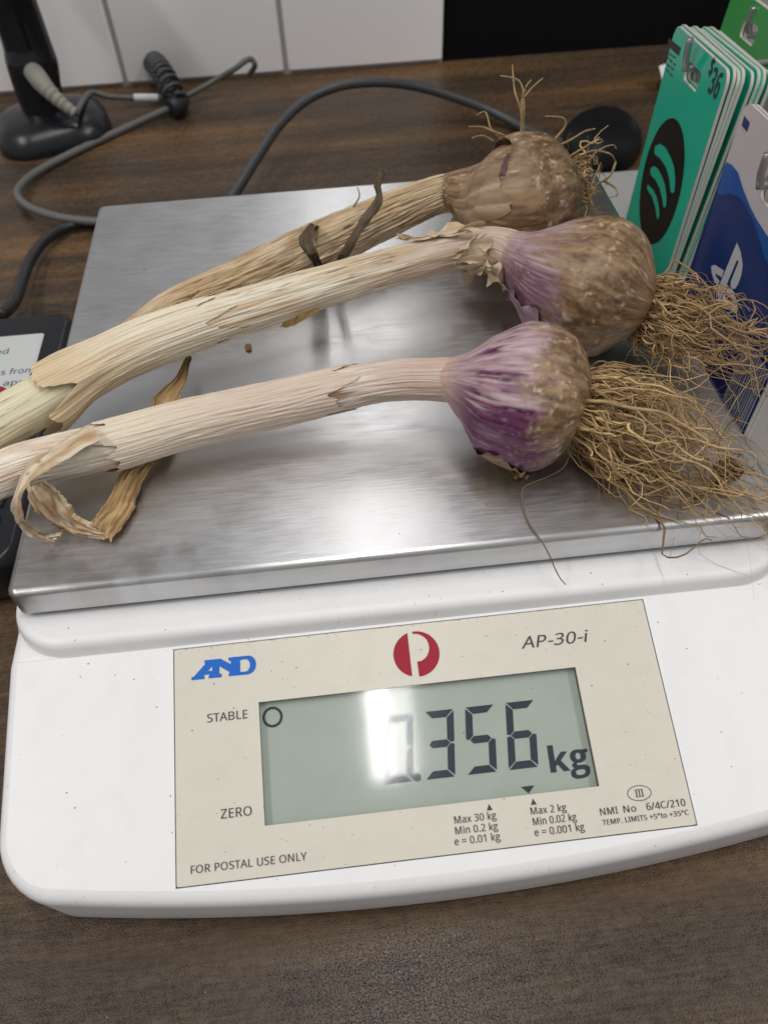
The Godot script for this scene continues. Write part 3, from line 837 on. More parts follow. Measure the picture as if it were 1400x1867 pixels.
func build_scale() -> void:
	var t := thing("postal_scale", "white electronic postal scale with a steel pan and a lit-by-room kilogram display", "scale")
	t.set_meta("label", "white electronic postal scale with a brushed steel pan and kilogram display")
	var step_z := 0.0150
	# housing: skirt and rounded edge
	var top := func(z: float) -> float: return slope_y(maxf(z, step_z))
	var rings := []
	for q in [[0.0042, 0.0], [0.0028, 0.0004], [0.0014, 0.0013], [0.0005, 0.0026], [0.0, 0.0044], [0.0, 0.007]]:
		var ring := []
		for p in housing_outline(q[0]): ring.append(Vector3(p.x, top.call(p.y) - q[1], p.y))
		rings.append(ring)
	for q in [[0.0012, 0.018], [0.0020, 0.006], [0.0040, 0.0040], [0.03, 0.0040]]:
		var ring := []
		for p in housing_outline(q[0]): ring.append(Vector3(p.x, q[1], p.y))
		rings.append(ring)
	rings.reverse()
	part("housing", loft(rings, true, false), mats.white_plastic, t)
	for f in [[-0.13, 0.075], [0.13, 0.075], [-0.13, -0.28], [0.13, -0.28]]:
		var cyl := CylinderMesh.new()
		cyl.top_radius = 0.011; cyl.bottom_radius = 0.010; cyl.height = 0.005; cyl.radial_segments = 20
		part("foot", cyl, mats.dark_rubber, t, Vector3(f[0], 0.0025, f[1]))
	# sloping front with a pocket for the label
	var L := label_basis()
	var centre := LABEL_TL + Vector3(LABEL_W / 2, 0, 0) - L.y * (LABEL_H / 2)
	var flat := Transform3D(L, centre)
	var inv := flat.affine_inverse()
	var outer := PackedVector2Array()
	var pocket_outline := housing_outline(0.0042)
	var side_x := pocket_outline[60].x
	pocket_outline.insert(60, Vector2(side_x, step_z - 0.0009))
	for k in pocket_outline.size():
		if pocket_outline[k].x > 0.161 and pocket_outline[k].y < step_z and pocket_outline[(k + 1) % pocket_outline.size()].y > step_z:
			pocket_outline.insert(k + 1, Vector2(pocket_outline[k].x, step_z - 0.0009))
			break
	for p in pocket_outline:
		if p.y > step_z - 0.001:
			var q := inv * Vector3(p.x, slope_y(p.y), p.y)
			outer.append(Vector2(q.x, q.y))
	# the outline starts at the right of the front arc; turn it so that the gap lies at the back
	var cut := 0
	for k in outer.size():
		if outer[k].distance_to(outer[(k + 1) % outer.size()]) > 0.2: cut = k + 1
	var turned := PackedVector2Array()
	for k in outer.size(): turned.append(outer[(cut + k) % outer.size()])
	var gap := 0.0004
	var hole := rect(-LABEL_W / 2 - gap, -LABEL_H / 2 - gap, LABEL_W / 2 + gap, LABEL_H / 2 + gap)
	var front := part("front_panel", plate(turned, 0.0025, [hole]), mats.white_plastic, t)
	front.transform = flat
	var ledge := part("ledge", plate(rect(-0.1620, -(step_z + 0.0004), 0.1620, 0.08), 0.0), mats.white_plastic, t, Vector3(0, slope_y(step_z), 0))
	ledge.rotation_degrees.x = -90
	# raised rim round the pan
	rings = []
	for q in [[0.030, -0.0182], [0.016, -0.0182], [0.0050, -0.0181], [0.0026, -0.0186], [0.0010, -0.0198], [0.0003, -0.0216], [0.0, -0.0245], [-0.0004, -0.0270], [-0.0016, -0.0284], [-0.0016, -0.040]]:
		var ring := []
		for p in round_rect(-0.1652 + q[0], -0.309 + q[0], 0.1652 - q[0], 0.0152 - q[0], maxf(0.024 - q[0], 0.003), 10): ring.append(Vector3(p.x, PAN_Y + q[1], p.y))
		rings.append(ring)
	part("rim", loft(rings, true, false), mats.white_plastic, t)
	# weighing pan
	build_pan(t)
	# label film with a window
	var win := rect(-0.0650, -0.02675, 0.0646, 0.0196)
	var film := part("label_panel", plate(round_rect(-LABEL_W / 2, -LABEL_H / 2, LABEL_W / 2, LABEL_H / 2, 0.0008, 3), 0.0012, [win]), mats.label_film, t)
	film.transform = Transform3D(L, centre - L.z * 0.0002)
	print_label(film)
	var bez := part("display_frame", frame_walls(-0.0652, -0.02695, 0.0648, 0.0198, -0.0012, -0.0046), mats.bezel, t)
	bez.transform = Transform3D(L, centre - L.z * 0.0002)
	var lcd := part("display", plate(rect(-0.0680, -0.030, 0.0676, 0.0228), 0.001), mats.lcd, t)
	lcd.transform = Transform3D(L, centre - L.z * 0.0042)
	print_display(lcd)
	var pane := part("window_pane", plate(rect(-0.0649, -0.02665, 0.0645, 0.0195), 0.0), mats.glass, t)
	pane.transform = Transform3D(L, centre - L.z * 0.0004)


func frame_walls(x0: float, y0: float, x1: float, y1: float, za: float, zb: float) -> ArrayMesh:
	var P := PackedVector3Array(); var I := PackedInt32Array()
	var c := rect(x0, y0, x1, y1)
	for k in 4:
		var a := c[k]; var b := c[(k + 1) % 4]
		var n := P.size()
		P.append_array([Vector3(a.x, a.y, za), Vector3(b.x, b.y, za), Vector3(b.x, b.y, zb), Vector3(a.x, a.y, zb)])
		I.append_array([n, n + 2, n + 1, n, n + 3, n + 2])
	return commit(P, I, PackedColorArray(), PackedVector2Array(), true)


func build_pan(t: Node3D) -> void:
	var st := SurfaceTool.new()
	var r := 0.0026
	var rings := []
	var prof := [[r, 0.0]]
	for k in range(1, 7):
		var a := PI / 2 * k / 6.0
		prof.append([r - r * sin(a), -(r - r * cos(a))])
	prof.append_array([[0.0, -0.0080], [0.0, -0.0143], [0.0011, -0.0145], [0.0012, -0.0080], [0.0012, -0.0030]])
	for q in prof:
		var ring := []
		for p in round_rect(-PAN_HALF + q[0], PAN_BACK + q[0], PAN_HALF - q[0], 0.0 - q[0], maxf(0.0042 - q[0], 0.0012), 6): ring.append(Vector3(p.x, PAN_Y + q[1], p.y))
		rings.append(ring)
	rings.reverse()
	var P := PackedVector3Array(); var U := PackedVector2Array(); var U2 := PackedVector2Array()
	var n: int = rings[0].size()
	for i in rings.size():
		for p in rings[i]:
			P.append(p)
			var skirt: float = (PAN_Y - p.y) * 1.0
			U.append(Vector2(p.x + p.z * 0.0, p.z + skirt) if absf(p.z + 0.148) > 0.14 else Vector2(p.z, p.x + skirt))
			U2.append(Vector2((p.x + PAN_HALF) / 0.32, (p.z - PAN_BACK) / 0.2962))
	var I := grid_index(rings.size(), n, true)
	# the flat top as a grid of its own, with straight texture axes
	var base := P.size()
	var mx := 24; var mz := 22
	for i in mz + 1:
		for j in mx + 1:
			var x := lerpf(-PAN_HALF + r, PAN_HALF - r, float(j) / mx); var z := lerpf(PAN_BACK + r, -r, float(i) / mz)
			P.append(Vector3(x, PAN_Y, z)); U.append(Vector2(x, z)); U2.append(Vector2((x + PAN_HALF) / 0.32, (z - PAN_BACK) / 0.2962))
	var G := grid_index(mz + 1, mx + 1, false, base)
	I.append_array(G)
	var N := PackedVector3Array(); N.resize(P.size())
	for k in range(0, I.size(), 3):
		var a := P[I[k]]; var nn := (P[I[k + 2]] - a).cross(P[I[k + 1]] - a)
		N[I[k]] += nn; N[I[k + 1]] += nn; N[I[k + 2]] += nn
	for k in N.size(): N[k] = N[k].normalized()
	var arr := []
	arr.resize(Mesh.ARRAY_MAX)
	arr[Mesh.ARRAY_VERTEX] = P; arr[Mesh.ARRAY_NORMAL] = N; arr[Mesh.ARRAY_TEX_UV] = U; arr[Mesh.ARRAY_TEX_UV2] = U2; arr[Mesh.ARRAY_INDEX] = I
	var m := ArrayMesh.new()
	m.add_surface_from_arrays(Mesh.PRIMITIVE_TRIANGLES, arr)
	part("pan", m, mats.steel, t)
	# the column below that carries the pan
	part("pan_support", box_mesh(Vector3(0.22, 0.0175, 0.2)), mats.dark_rubber, t, Vector3(0, PAN_Y - 0.0098, -0.148))


func print_label(film: Node3D) -> void:
	var ink: Material = mats.print_black
	part("maker_logo", plate(v2s(LOGO), 0.0, [v2s(LOGO_A_HOLE), v2s(LOGO_D_HOLE)]), mats.print_blue, film, Vector3(0, 0, 0.0002))
	part("round_emblem", plate(v2s(RED_LEFT), 0.0), mats.print_red, film, Vector3(0, 0, 0.0002))
	part("round_emblem", plate(v2s(RED_RIGHT), 0.0), mats.print_red, film, Vector3(0, 0, 0.0002))
	var rows := [["STABLE", -85.6, -69.6, 13.8, 3.25], ["ZERO", -81.4, -69.6, -22.5, 3.35], ["FOR POSTAL USE ONLY", -93.1, -49.9, -40.4, 2.75],
		["Max 30 kg", 6.9, 23.0, -34.0, 2.6], ["Min 0.2 kg", 6.7, 23.0, -37.8, 2.6], ["e = 0.01 kg", 5.9, 23.3, -41.5, 2.6],
		["Max 2 kg", 36.4, 50.2, -34.1, 2.6], ["Min 0.02 kg", 36.6, 53.4, -37.9, 2.6], ["e = 0.001 kg", 36.5, 55.7, -41.7, 2.6],
		["NMI", 62.8, 69.7, -37.25, 2.5], ["No", 71.9, 76.8, -37.3, 2.5], ["6/4C/210", 80.9, 96.1, -37.4, 2.6], ["TEMP. LIMITS +5°to +35°C", 62.9, 96.5, -40.7, 1.85]]
	for r in rows: lettering("lettering", r[0], r[1] / 1000.0, r[2] / 1000.0, r[3] / 1000.0, r[4] / 1000.0, ink, film)
	lettering("model_number", "AP-30-i", 0.0440, 0.0712, 0.0293, 0.0048, ink, film, false, 0.3)
	for c in [[20.9, -29.6], [38.05, -29.5]]:
		part("pointer_mark", plate(PackedVector2Array([Vector2(c[0] - 1.15, c[1] - 1.1) / 1000.0, Vector2(c[0] + 1.15, c[1] - 1.1) / 1000.0, Vector2(c[0], c[1] + 1.2) / 1000.0]), 0.0), ink, film, Vector3(0, 0, 0.0002))
	part("class_oval", plate(disc(0.07935, -0.0309, 0.00475, 40, 0.00285), 0.0, [disc(0.07935, -0.0309, 0.00448, 40, 0.00258)]), ink, film, Vector3(0, 0, 0.0002))
	for x in [-1.15, 0.0, 1.15]: part("class_numeral", plate(rect(0.07935 + x / 1000.0 - 0.00022, -0.0321, 0.07935 + x / 1000.0 + 0.00022, -0.0297), 0.0), ink, film, Vector3(0, 0, 0.0002))
	for y in [-0.0297, -0.0323]: part("class_numeral", plate(rect(0.07935 - 0.0017, y, 0.07935 + 0.0017, y + 0.0002), 0.0), ink, film, Vector3(0, 0, 0.00024))


# one bar of a seven-segment figure; (x, y) measured from the figure's lower left corner, leaning to the right
func print_display(lcd: Node3D) -> void:
	var w := 0.0122; var h := 0.0262; var th := 0.0032; var gap := 0.00018; var lean := 0.115
	var mid := h / 2
	var bars := {
		"a": [[0.0, h], [w, h], [w - th, h - th], [th, h - th]],
		"d": [[th, th], [w - th, th], [w, 0.0], [0.0, 0.0]],
		"b": [[w, h - 0.0004], [w, mid + 0.0004], [w - th / 2, mid], [w - th, mid + th / 2], [w - th, h - th]],
		"c": [[w, mid - 0.0004], [w, 0.0004], [w - th, th], [w - th, mid - th / 2], [w - th / 2, mid]],
		"e": [[0.0, mid - 0.0004], [th / 2, mid], [th, mid - th / 2], [th, th], [0.0, 0.0004]],
		"f": [[0.0, h - 0.0004], [th, h - th], [th, mid + th / 2], [th / 2, mid], [0.0, mid + 0.0004]],
		"g": [[th / 2, mid], [th, mid + th / 2], [w - th, mid + th / 2], [w - th / 2, mid], [w - th, mid - th / 2], [th, mid - th / 2]]}
	var figures := [["abcdef", -0.0187], ["abgcd", -0.0021], ["afgcd", 0.0145], ["afgcde", 0.0311]]
	for fig in figures:
		for key in fig[0]:
			var poly := PackedVector2Array()
			for q in bars[key]: poly.append(Vector2(q[0], q[1]) * 1000.0)
			var small := Geometry2D.offset_polygon(poly, -gap * 1000.0, Geometry2D.JOIN_MITER)
			if small.size(): poly = small[0]
			var placed := PackedVector2Array()
			for q in poly: placed.append(Vector2(fig[1] + (q.x + lean * q.y) / 1000.0, -0.0171 + q.y / 1000.0))
			part("figure_segment", plate(placed, 0.0), mats.lcd_ink, lcd, Vector3(0, 0, 0.00025))
	part("decimal_point", plate(disc(-0.00504, -0.01566, 0.00165, 24), 0.0), mats.lcd_ink, lcd, Vector3(0, 0, 0.00025))
	part("pointer_mark", plate(PackedVector2Array([Vector2(0.0349, -0.0236), Vector2(0.0403, -0.0236), Vector2(0.03755, -0.0263)]), 0.0), mats.lcd_ink, lcd, Vector3(0, 0, 0.00025))
	part("stable_ring", plate(disc(-0.0602, 0.0137, 0.0041, 44), 0.0, [disc(-0.0602, 0.0137, 0.0031, 44)]), mats.lcd_ink, lcd, Vector3(0, 0, 0.00025))
	lettering("unit_lettering", "kg", 0.0476, 0.0634, -0.0199, 0.0096, mats.lcd_ink, lcd, true, 0.03, 0.00025, 0.0001)


# ------------------------------------------------------------------ garlic

func mixc(a: Color, b: Color, t: float) -> Color:
	return a.lerp(b, clampf(t, 0.0, 1.0))


func build_garlic() -> void:
	# the front one, purple at the neck
	var front_shape := func(u: float, a: float) -> float:
		var body := smoothstep(0.12, 0.4, u) * (1.0 - smoothstep(0.8, 1.0, u))
		return 1.0 + body * (0.085 * (absf(cos(2.5 * a + 0.55)) - 0.62) + 0.030 * cos(2.0 * a + 2.6)) + 0.020 * noise_a.get_noise_2d(u * 3.0, cos(a) * 1.4 + 5.0) + 0.006 * noise_b.get_noise_3d(u * 8.0, cos(a) * 9.0, sin(a) * 9.0)
	var g := thing("garlic", "garlic with a purple streaked bulb and the long cream stalk nearest the display", "garlic", Vector3.ZERO, "garlic on the pan")
	var tint_front := func(u: float, a: float) -> Color: return bulb_tint(u, a, 3.0, 1.0, 0.63, 0.02)
	part("bulb", sweep(FRONT_BULB, 190, 220, front_shape, tint_front), mats.bulb_skin, g)
	stalk(g, FRONT_STEM, 21, Color(0.66, 0.53, 0.40), Color(0.83, 0.77, 0.67), 0.0)
	sheath(g, FRONT_STEM, 0.30, 0.76, Color(0.78, 0.69, 0.54), 4, 0.0005, Color(0.70, 0.57, 0.47))
	var skin_tan := func(u: float, a: float) -> Color:
		var n := noise_a.get_noise_3d(u * 9.0, cos(a) * 6.0, sin(a) * 6.0)
		return mixc(bulb_tint(1.0, a + u * 2.0, 9.0, 0.0, 0.5, 0.0), mixc(Color(0.25, 0.165, 0.085), Color(0.38, 0.27, 0.15), 0.5 + n), 0.3)
	part("skin_flake", flake(FRONT_BULB, 20, front_shape, 0.40, 0.66, PI * 0.62, PI * 0.92, 0.0006, 0.0022, skin_tan, 3), mats.dry_leaf, g)
	part("skin_flake", flake(FRONT_BULB, 14, front_shape, 0.60, 0.70, PI * 0.70, PI * 0.82, 0.001, 0.004, skin_tan, 5), mats.dry_leaf, g)
	var paper := func(u: float, h: float) -> Color: return leaf_tint(u, h, Color(0.70, 0.60, 0.46), Color(0.42, 0.27, 0.13), 4.0)
	part("peeled_leaf", ribbon(CURL_LEAF, 70, 12, 0.12, 0.0016, paper, 2), mats.dry_leaf, g)
	var pale_tip := func(u: float, h: float) -> Color: return leaf_tint(u, h, Color(0.62, 0.50, 0.34), Color(0.36, 0.20, 0.085), 9.0)
	part("peeled_leaf", ribbon(FOLD_LEAF, 50, 16, 0.10, 0.0022, pale_tip, 4), mats.dry_leaf, g)
	roots(g, Vector3(0.0755, PAN_Y + 0.027, -0.0495), Vector3(0.96, -0.15, 0.25), FRONT_ROOT_ENDS, 260, 42, 0.0085, 5)
	var clod := []
	for q in [[-0.0062, 0.0006], [-0.0040, 0.0034], [0.0, 0.0046], [0.0040, 0.0036], [0.0066, 0.0006]]: clod.append([CLOD[0][0] + q[0], CLOD[0][1], CLOD[0][2] + q[0] * 0.2, q[1]])
	part("soil_clod", sweep(clod, 40, 44, func(u, a): return 1.0 + 0.6 * noise_b.get_noise_3d(cos(a) * 3.0, sin(a) * 3.0, u * 4.0), func(u, a): return mixc(Color(0.06, 0.036, 0.02), Color(0.17, 0.105, 0.06), 0.5 + noise_b.get_noise_3d(cos(a) * 9.0, sin(a) * 9.0, u * 12.0))), mats.root, g)
	var lr := []
	for p in LONG_ROOT: lr.append([p[0], p[1], p[2], 0.00045])
	part("root", sweep(lr, 60, 6, func(u, _a): return 1.1 - 0.6 * u, func(u, _a): return mixc(Color(0.30, 0.22, 0.13), Color(0.16, 0.11, 0.075), u)), mats.root, g)

	# the middle one
	var mid_shape := func(u: float, a: float) -> float:
		var body := smoothstep(0.15, 0.45, u) * (1.0 - smoothstep(0.8, 1.0, u))
		return 1.0 + body * (0.090 * (absf(cos(2.0 * a + 1.35)) - 0.62) + 0.035 * cos(3.0 * a + 0.5)) + 0.024 * noise_a.get_noise_2d(u * 3.0 + 9.0, cos(a) * 1.4) + 0.010 * noise_b.get_noise_3d(u * 8.0 + 4.0, cos(a) * 9.0, sin(a) * 9.0)
	g = thing("garlic", "garlic with a muddy tan bulb and a pale green ended stalk, between the other two", "garlic", Vector3.ZERO, "garlic on the pan")
	var tint_mid := func(u: float, a: float) -> Color: return bulb_tint(u, a, 17.0, 0.75, 0.46, 0.62)
	part("bulb", sweep(MID_BULB, 190, 220, mid_shape, tint_mid), mats.bulb_skin, g)
	stalk(g, MID_STEM, 33, Color(0.66, 0.52, 0.35), Color(0.83, 0.77, 0.62), 1.0)
	var violet := func(u: float, a: float) -> Color:
		var n := noise_a.get_noise_3d(u * 7.0, cos(a) * 5.0, sin(a) * 5.0 + 3.0)
		return mixc(Color(0.19, 0.10, 0.145), Color(0.36, 0.26, 0.29), 0.5 + n)
	var tanpaper := func(u: float, a: float) -> Color:
		var n := noise_a.get_noise_3d(u * 12.0, cos(a) * 9.0, sin(a) * 9.0 + 3.0)
		return mixc(Color(0.46, 0.32, 0.18), Color(0.70, 0.58, 0.42), 0.55 + n)
	part("skin_flake", flake(MID_BULB, 20, mid_shape, 0.30, 0.50, PI * 0.52, PI * 0.84, 0.0012, 0.004, violet, 11), mats.dry_leaf, g)
	part("skin_flake", flake(MID_BULB, 20, mid_shape, 0.02, 0.26, PI * 0.42, PI * 0.80, 0.0010, 0.003, tanpaper, 12, 0.25), mats.dry_leaf, g)
	part("skin_flake", flake(MID_STEM, 16, func(_u, _a): return 1.03, 0.87, 0.955, PI * 0.25, PI * 0.62, 0.0008, 0.005, tanpaper, 13, 0.35), mats.dry_leaf, g)
	part("skin_flake", flake(MID_STEM, 16, func(_u, _a): return 1.03, 0.80, 0.90, -PI * 0.35, PI * 0.08, 0.0010, 0.004, tanpaper, 14, 0.35), mats.dry_leaf, g)
	part("skin_flake", flake(MID_STEM, 16, func(_u, _a): return 1.03, 0.90, 0.98, PI * 0.5, PI * 0.9, 0.0012, 0.006, tanpaper, 15, 0.4), mats.dry_leaf, g)
	var gold := func(u: float, h: float) -> Color: return leaf_tint(u, h, Color(0.44, 0.29, 0.09), Color(0.58, 0.42, 0.17), 3.0)
	part("sheath_flap", ribbon(YELLOW_FLAP, 24, 10, 0.1, 0.0008, gold, 6), mats.dry_leaf, g)
	sheath(g, MID_STEM, 0.20, 0.47, Color(0.66, 0.50, 0.31), 7, 0.0034, Color(0.80, 0.73, 0.57))
	roots(g, Vector3(0.1245, PAN_Y + 0.026, -0.1155), Vector3(0.9, -0.25, 0.35), MID_ROOT_ENDS, 290, 42, 0.009, 6)

	# the rear one, brown
	var rear_shape := func(u: float, a: float) -> float:
		var body := smoothstep(0.15, 0.45, u) * (1.0 - smoothstep(0.85, 1.0, u))
		return 1.0 + body * 0.05 * (absf(cos(2.0 * a + 0.3)) - 0.62) + 0.02 * noise_a.get_noise_2d(u * 3.0 + 3.0, cos(a) * 1.4) + 0.008 * noise_b.get_noise_3d(u * 8.0 + 1.0, cos(a) * 9.0, sin(a) * 9.0)
	g = thing("garlic", "garlic with a round earthy brown bulb and a dark withered leaf wrapped round its stalk", "garlic", Vector3.ZERO, "garlic on the pan")
	var tint_rear := func(u: float, a: float) -> Color: return bulb_tint(u, a, 29.0, 0.0, -0.3, 1.0)
	part("bulb", sweep(REAR_BULB, 190, 220, rear_shape, tint_rear), mats.bulb_skin, g)
	stalk(g, REAR_STEM, 45, Color(0.52, 0.37, 0.21), Color(0.68, 0.54, 0.36), 0.0)
	var earth := func(u: float, a: float) -> Color:
		var n := noise_a.get_noise_3d(u * 9.0, cos(a) * 7.0, sin(a) * 7.0 + 8.0)
		return mixc(bulb_tint(1.0, a + u * 2.0, 5.0, 0.0, 0.5, 0.0), mixc(Color(0.26, 0.17, 0.10), Color(0.44, 0.32, 0.21), 0.5 + n), 0.5)
	part("skin_flake", flake(REAR_BULB, 20, rear_shape, 0.18, 0.46, PI * 0.10, PI * 0.62, 0.0005, 0.0008, earth, 21, 0.12), mats.dry_leaf, g)
	var slit := func(_u: float, _a: float) -> Color: return Color(0.10, 0.035, 0.045)
	part("purple_skin", flake(REAR_BULB, 10, rear_shape, 0.445, 0.462, PI * 0.07, PI * 0.19, 0.0009, 0.0, slit, 24, 0.1), mats.bulb_skin, g)
	var olive := func(u: float, h: float) -> Color: return leaf_tint(u, h, Color(0.075, 0.052, 0.030), Color(0.135, 0.098, 0.060), 7.0)
	part("withered_leaf", ribbon(WRAP_LEAF, 50, 14, 0.18, 0.0026, olive, 8), mats.dry_leaf, g)
	part("withered_leaf", ribbon(RISING_LEAF, 60, 10, 0.22, 0.0016, olive, 9), mats.dry_leaf, g)
	var brownleaf := func(u: float, h: float) -> Color: return leaf_tint(u, h, Color(0.44, 0.31, 0.18), Color(0.26, 0.16, 0.085), 5.0)
	part("leaf_end", ribbon(END_LEAF, 40, 14, 0.2, 0.0024, brownleaf, 10), mats.dry_leaf, g)
	part("neck_leaf", ribbon(NECK_LEAF, 30, 8, 0.2, 0.0015, brownleaf, 12), mats.dry_leaf, g)
	var long_tint := func(u: float, h: float) -> Color: return leaf_tint(u, h, Color(0.52, 0.36, 0.17), Color(0.30, 0.18, 0.085), 2.0)
	part("long_leaf", ribbon(LONG_LEAF, 90, 22, 0.10, 0.0024, long_tint, 13), mats.dry_leaf, g)
	var td := []
	for p in TENDRIL: td.append([p[0], p[1], p[2], 0.0006])
	part("tendril", sweep(td, 30, 6, func(u, _a): return 1.2 - 0.8 * u, func(u, _a): return Color(0.30, 0.22, 0.16)), mats.root, g)
	for s in REAR_ROOTS:
		var rr := []
		for k in range(0, s.size(), 3): rr.append([s[k], s[k + 1], s[k + 2], 0.00062])
		var id := rng.randf() * 50.0
		part("root", sweep(rr, 34, 6, func(u, _a): return 1.25 - 0.7 * u + 0.25 * noise_b.get_noise_2d(u * 9.0, id), func(u, _a): return mixc(Color(0.34, 0.24, 0.11), Color(0.46, 0.34, 0.17), 0.5 + noise_a.get_noise_2d(u * 5.0, id))), mats.root, g)
	# the matted stump of roots behind the rear bulb
	var ends := []
	for k in 22:
		var a := TAU * k / 22.0
		ends.append([0.127 + 0.006 * cos(a * 3.0), PAN_Y + 0.028 + 0.026 * sin(a), -0.210 - 0.020 * cos(a)])
	roots(g, Vector3(0.1175, PAN_Y + 0.036, -0.2085), Vector3(0.93, 0.05, -0.3), ends, 120, 14, 0.011, 8)


# colours of a bulb: lilac and purple streaks by the neck, earth towards the root
func bulb_tint(u: float, a: float, s: float, purple: float, border: float, grime: float) -> Color:
	var ca := cos(a); var sa := sin(a)
	var ragged := 0.20 * noise_a.get_noise_3d(ca * 2.4 + s, sa * 2.4, u * 3.0) + 0.07 * noise_b.get_noise_3d(ca * 9.0, sa * 9.0 + s, u * 8.0)
	var fine := noise_b.get_noise_3d(ca * 18.0 + s, sa * 18.0, u * 24.0)
	var blot := noise_a.get_noise_3d(ca * 4.0, sa * 4.0 + s, u * 5.0)
	var streak := noise_a.get_noise_3d(ca * 12.0 + s, sa * 12.0, u * 2.2)
	var streak2 := noise_b.get_noise_3d(ca * 30.0, sa * 30.0 + s, u * 3.6)
	# dried earth on brown paper
	var earth := mixc(Color(0.150, 0.086, 0.042), Color(0.345, 0.222, 0.122), 0.5 + 1.1 * blot + 0.7 * fine + 0.4 * streak)
	earth = mixc(earth, Color(0.56, 0.44, 0.32), (noise_b.get_noise_3d(ca * 5.0 + 3.0, sa * 5.0, u * 11.0 + s) + 0.35 * fine - 0.30) * 3.0)
	earth = mixc(earth, Color(0.095, 0.058, 0.028), (noise_a.get_noise_3d(ca * 5.0, sa * 5.0 + 6.0, u * 8.0 + s) + 0.3 * fine - 0.24) * 2.4)
	# lilac skin with darker veins
	var vein := noise_b.get_noise_3d(ca * 55.0, sa * 55.0 + s, u * 4.0)
	var skin := mixc(Color(0.33, 0.195, 0.230), Color(0.52, 0.395, 0.395), 0.5 + 1.0 * streak2 + 0.8 * vein)
	var flank := smoothstep(-0.25, 0.85, cos(a - PI * 0.70))
	var patch := noise_b.get_noise_3d(ca * 2.2 + s, sa * 2.2, u * 3.4)
	var cover := clampf((patch * 1.3 + streak * 1.4 + flank * 1.6 - 0.26) * 1.3, 0.0, 1.0) * smoothstep(0.16, 0.36, u) * purple
	var deep := mixc(Color(0.175, 0.045, 0.120), Color(0.060, 0.012, 0.042), 0.45 + streak2 * 1.4 + 0.7 * vein)
	var neck := mixc(skin, deep, cover)
	neck = mixc(neck, Color(0.56, 0.43, 0.45), (streak2 - 0.30) * 2.6 * smoothstep(0.2, 0.4, u))
	neck = mixc(neck, mixc(Color(0.27, 0.175, 0.115), Color(0.46, 0.335, 0.255), 0.5 + streak), (fine - 0.34) * 1.8 + grime * (0.85 + 1.6 * blot - 0.5 * cover))
	neck = mixc(neck, mixc(Color(0.60, 0.44, 0.33), Color(0.40, 0.24, 0.22), streak * 1.8 + 0.2), (1.0 - smoothstep(0.10, 0.24, u)) * 0.85)
	return mixc(neck, earth, (u + ragged + 0.05 * fine - (border - 0.11 * ca)) * 6.0)


func leaf_tint(u: float, h: float, a: Color, b: Color, s: float) -> Color:
	var vein := noise_a.get_noise_2d(h * 16.0 + s * 3.0, u * 1.4)
	var blot := noise_b.get_noise_2d(h * 2.0 + s, u * 5.0)
	var c := mixc(a, b, 0.42 + 0.8 * vein + 0.9 * blot)
	return mixc(c, Color(0.10, 0.062, 0.035), (noise_a.get_noise_2d(h * 7.0 + s, u * 22.0 + s) - 0.42) * 4.0)


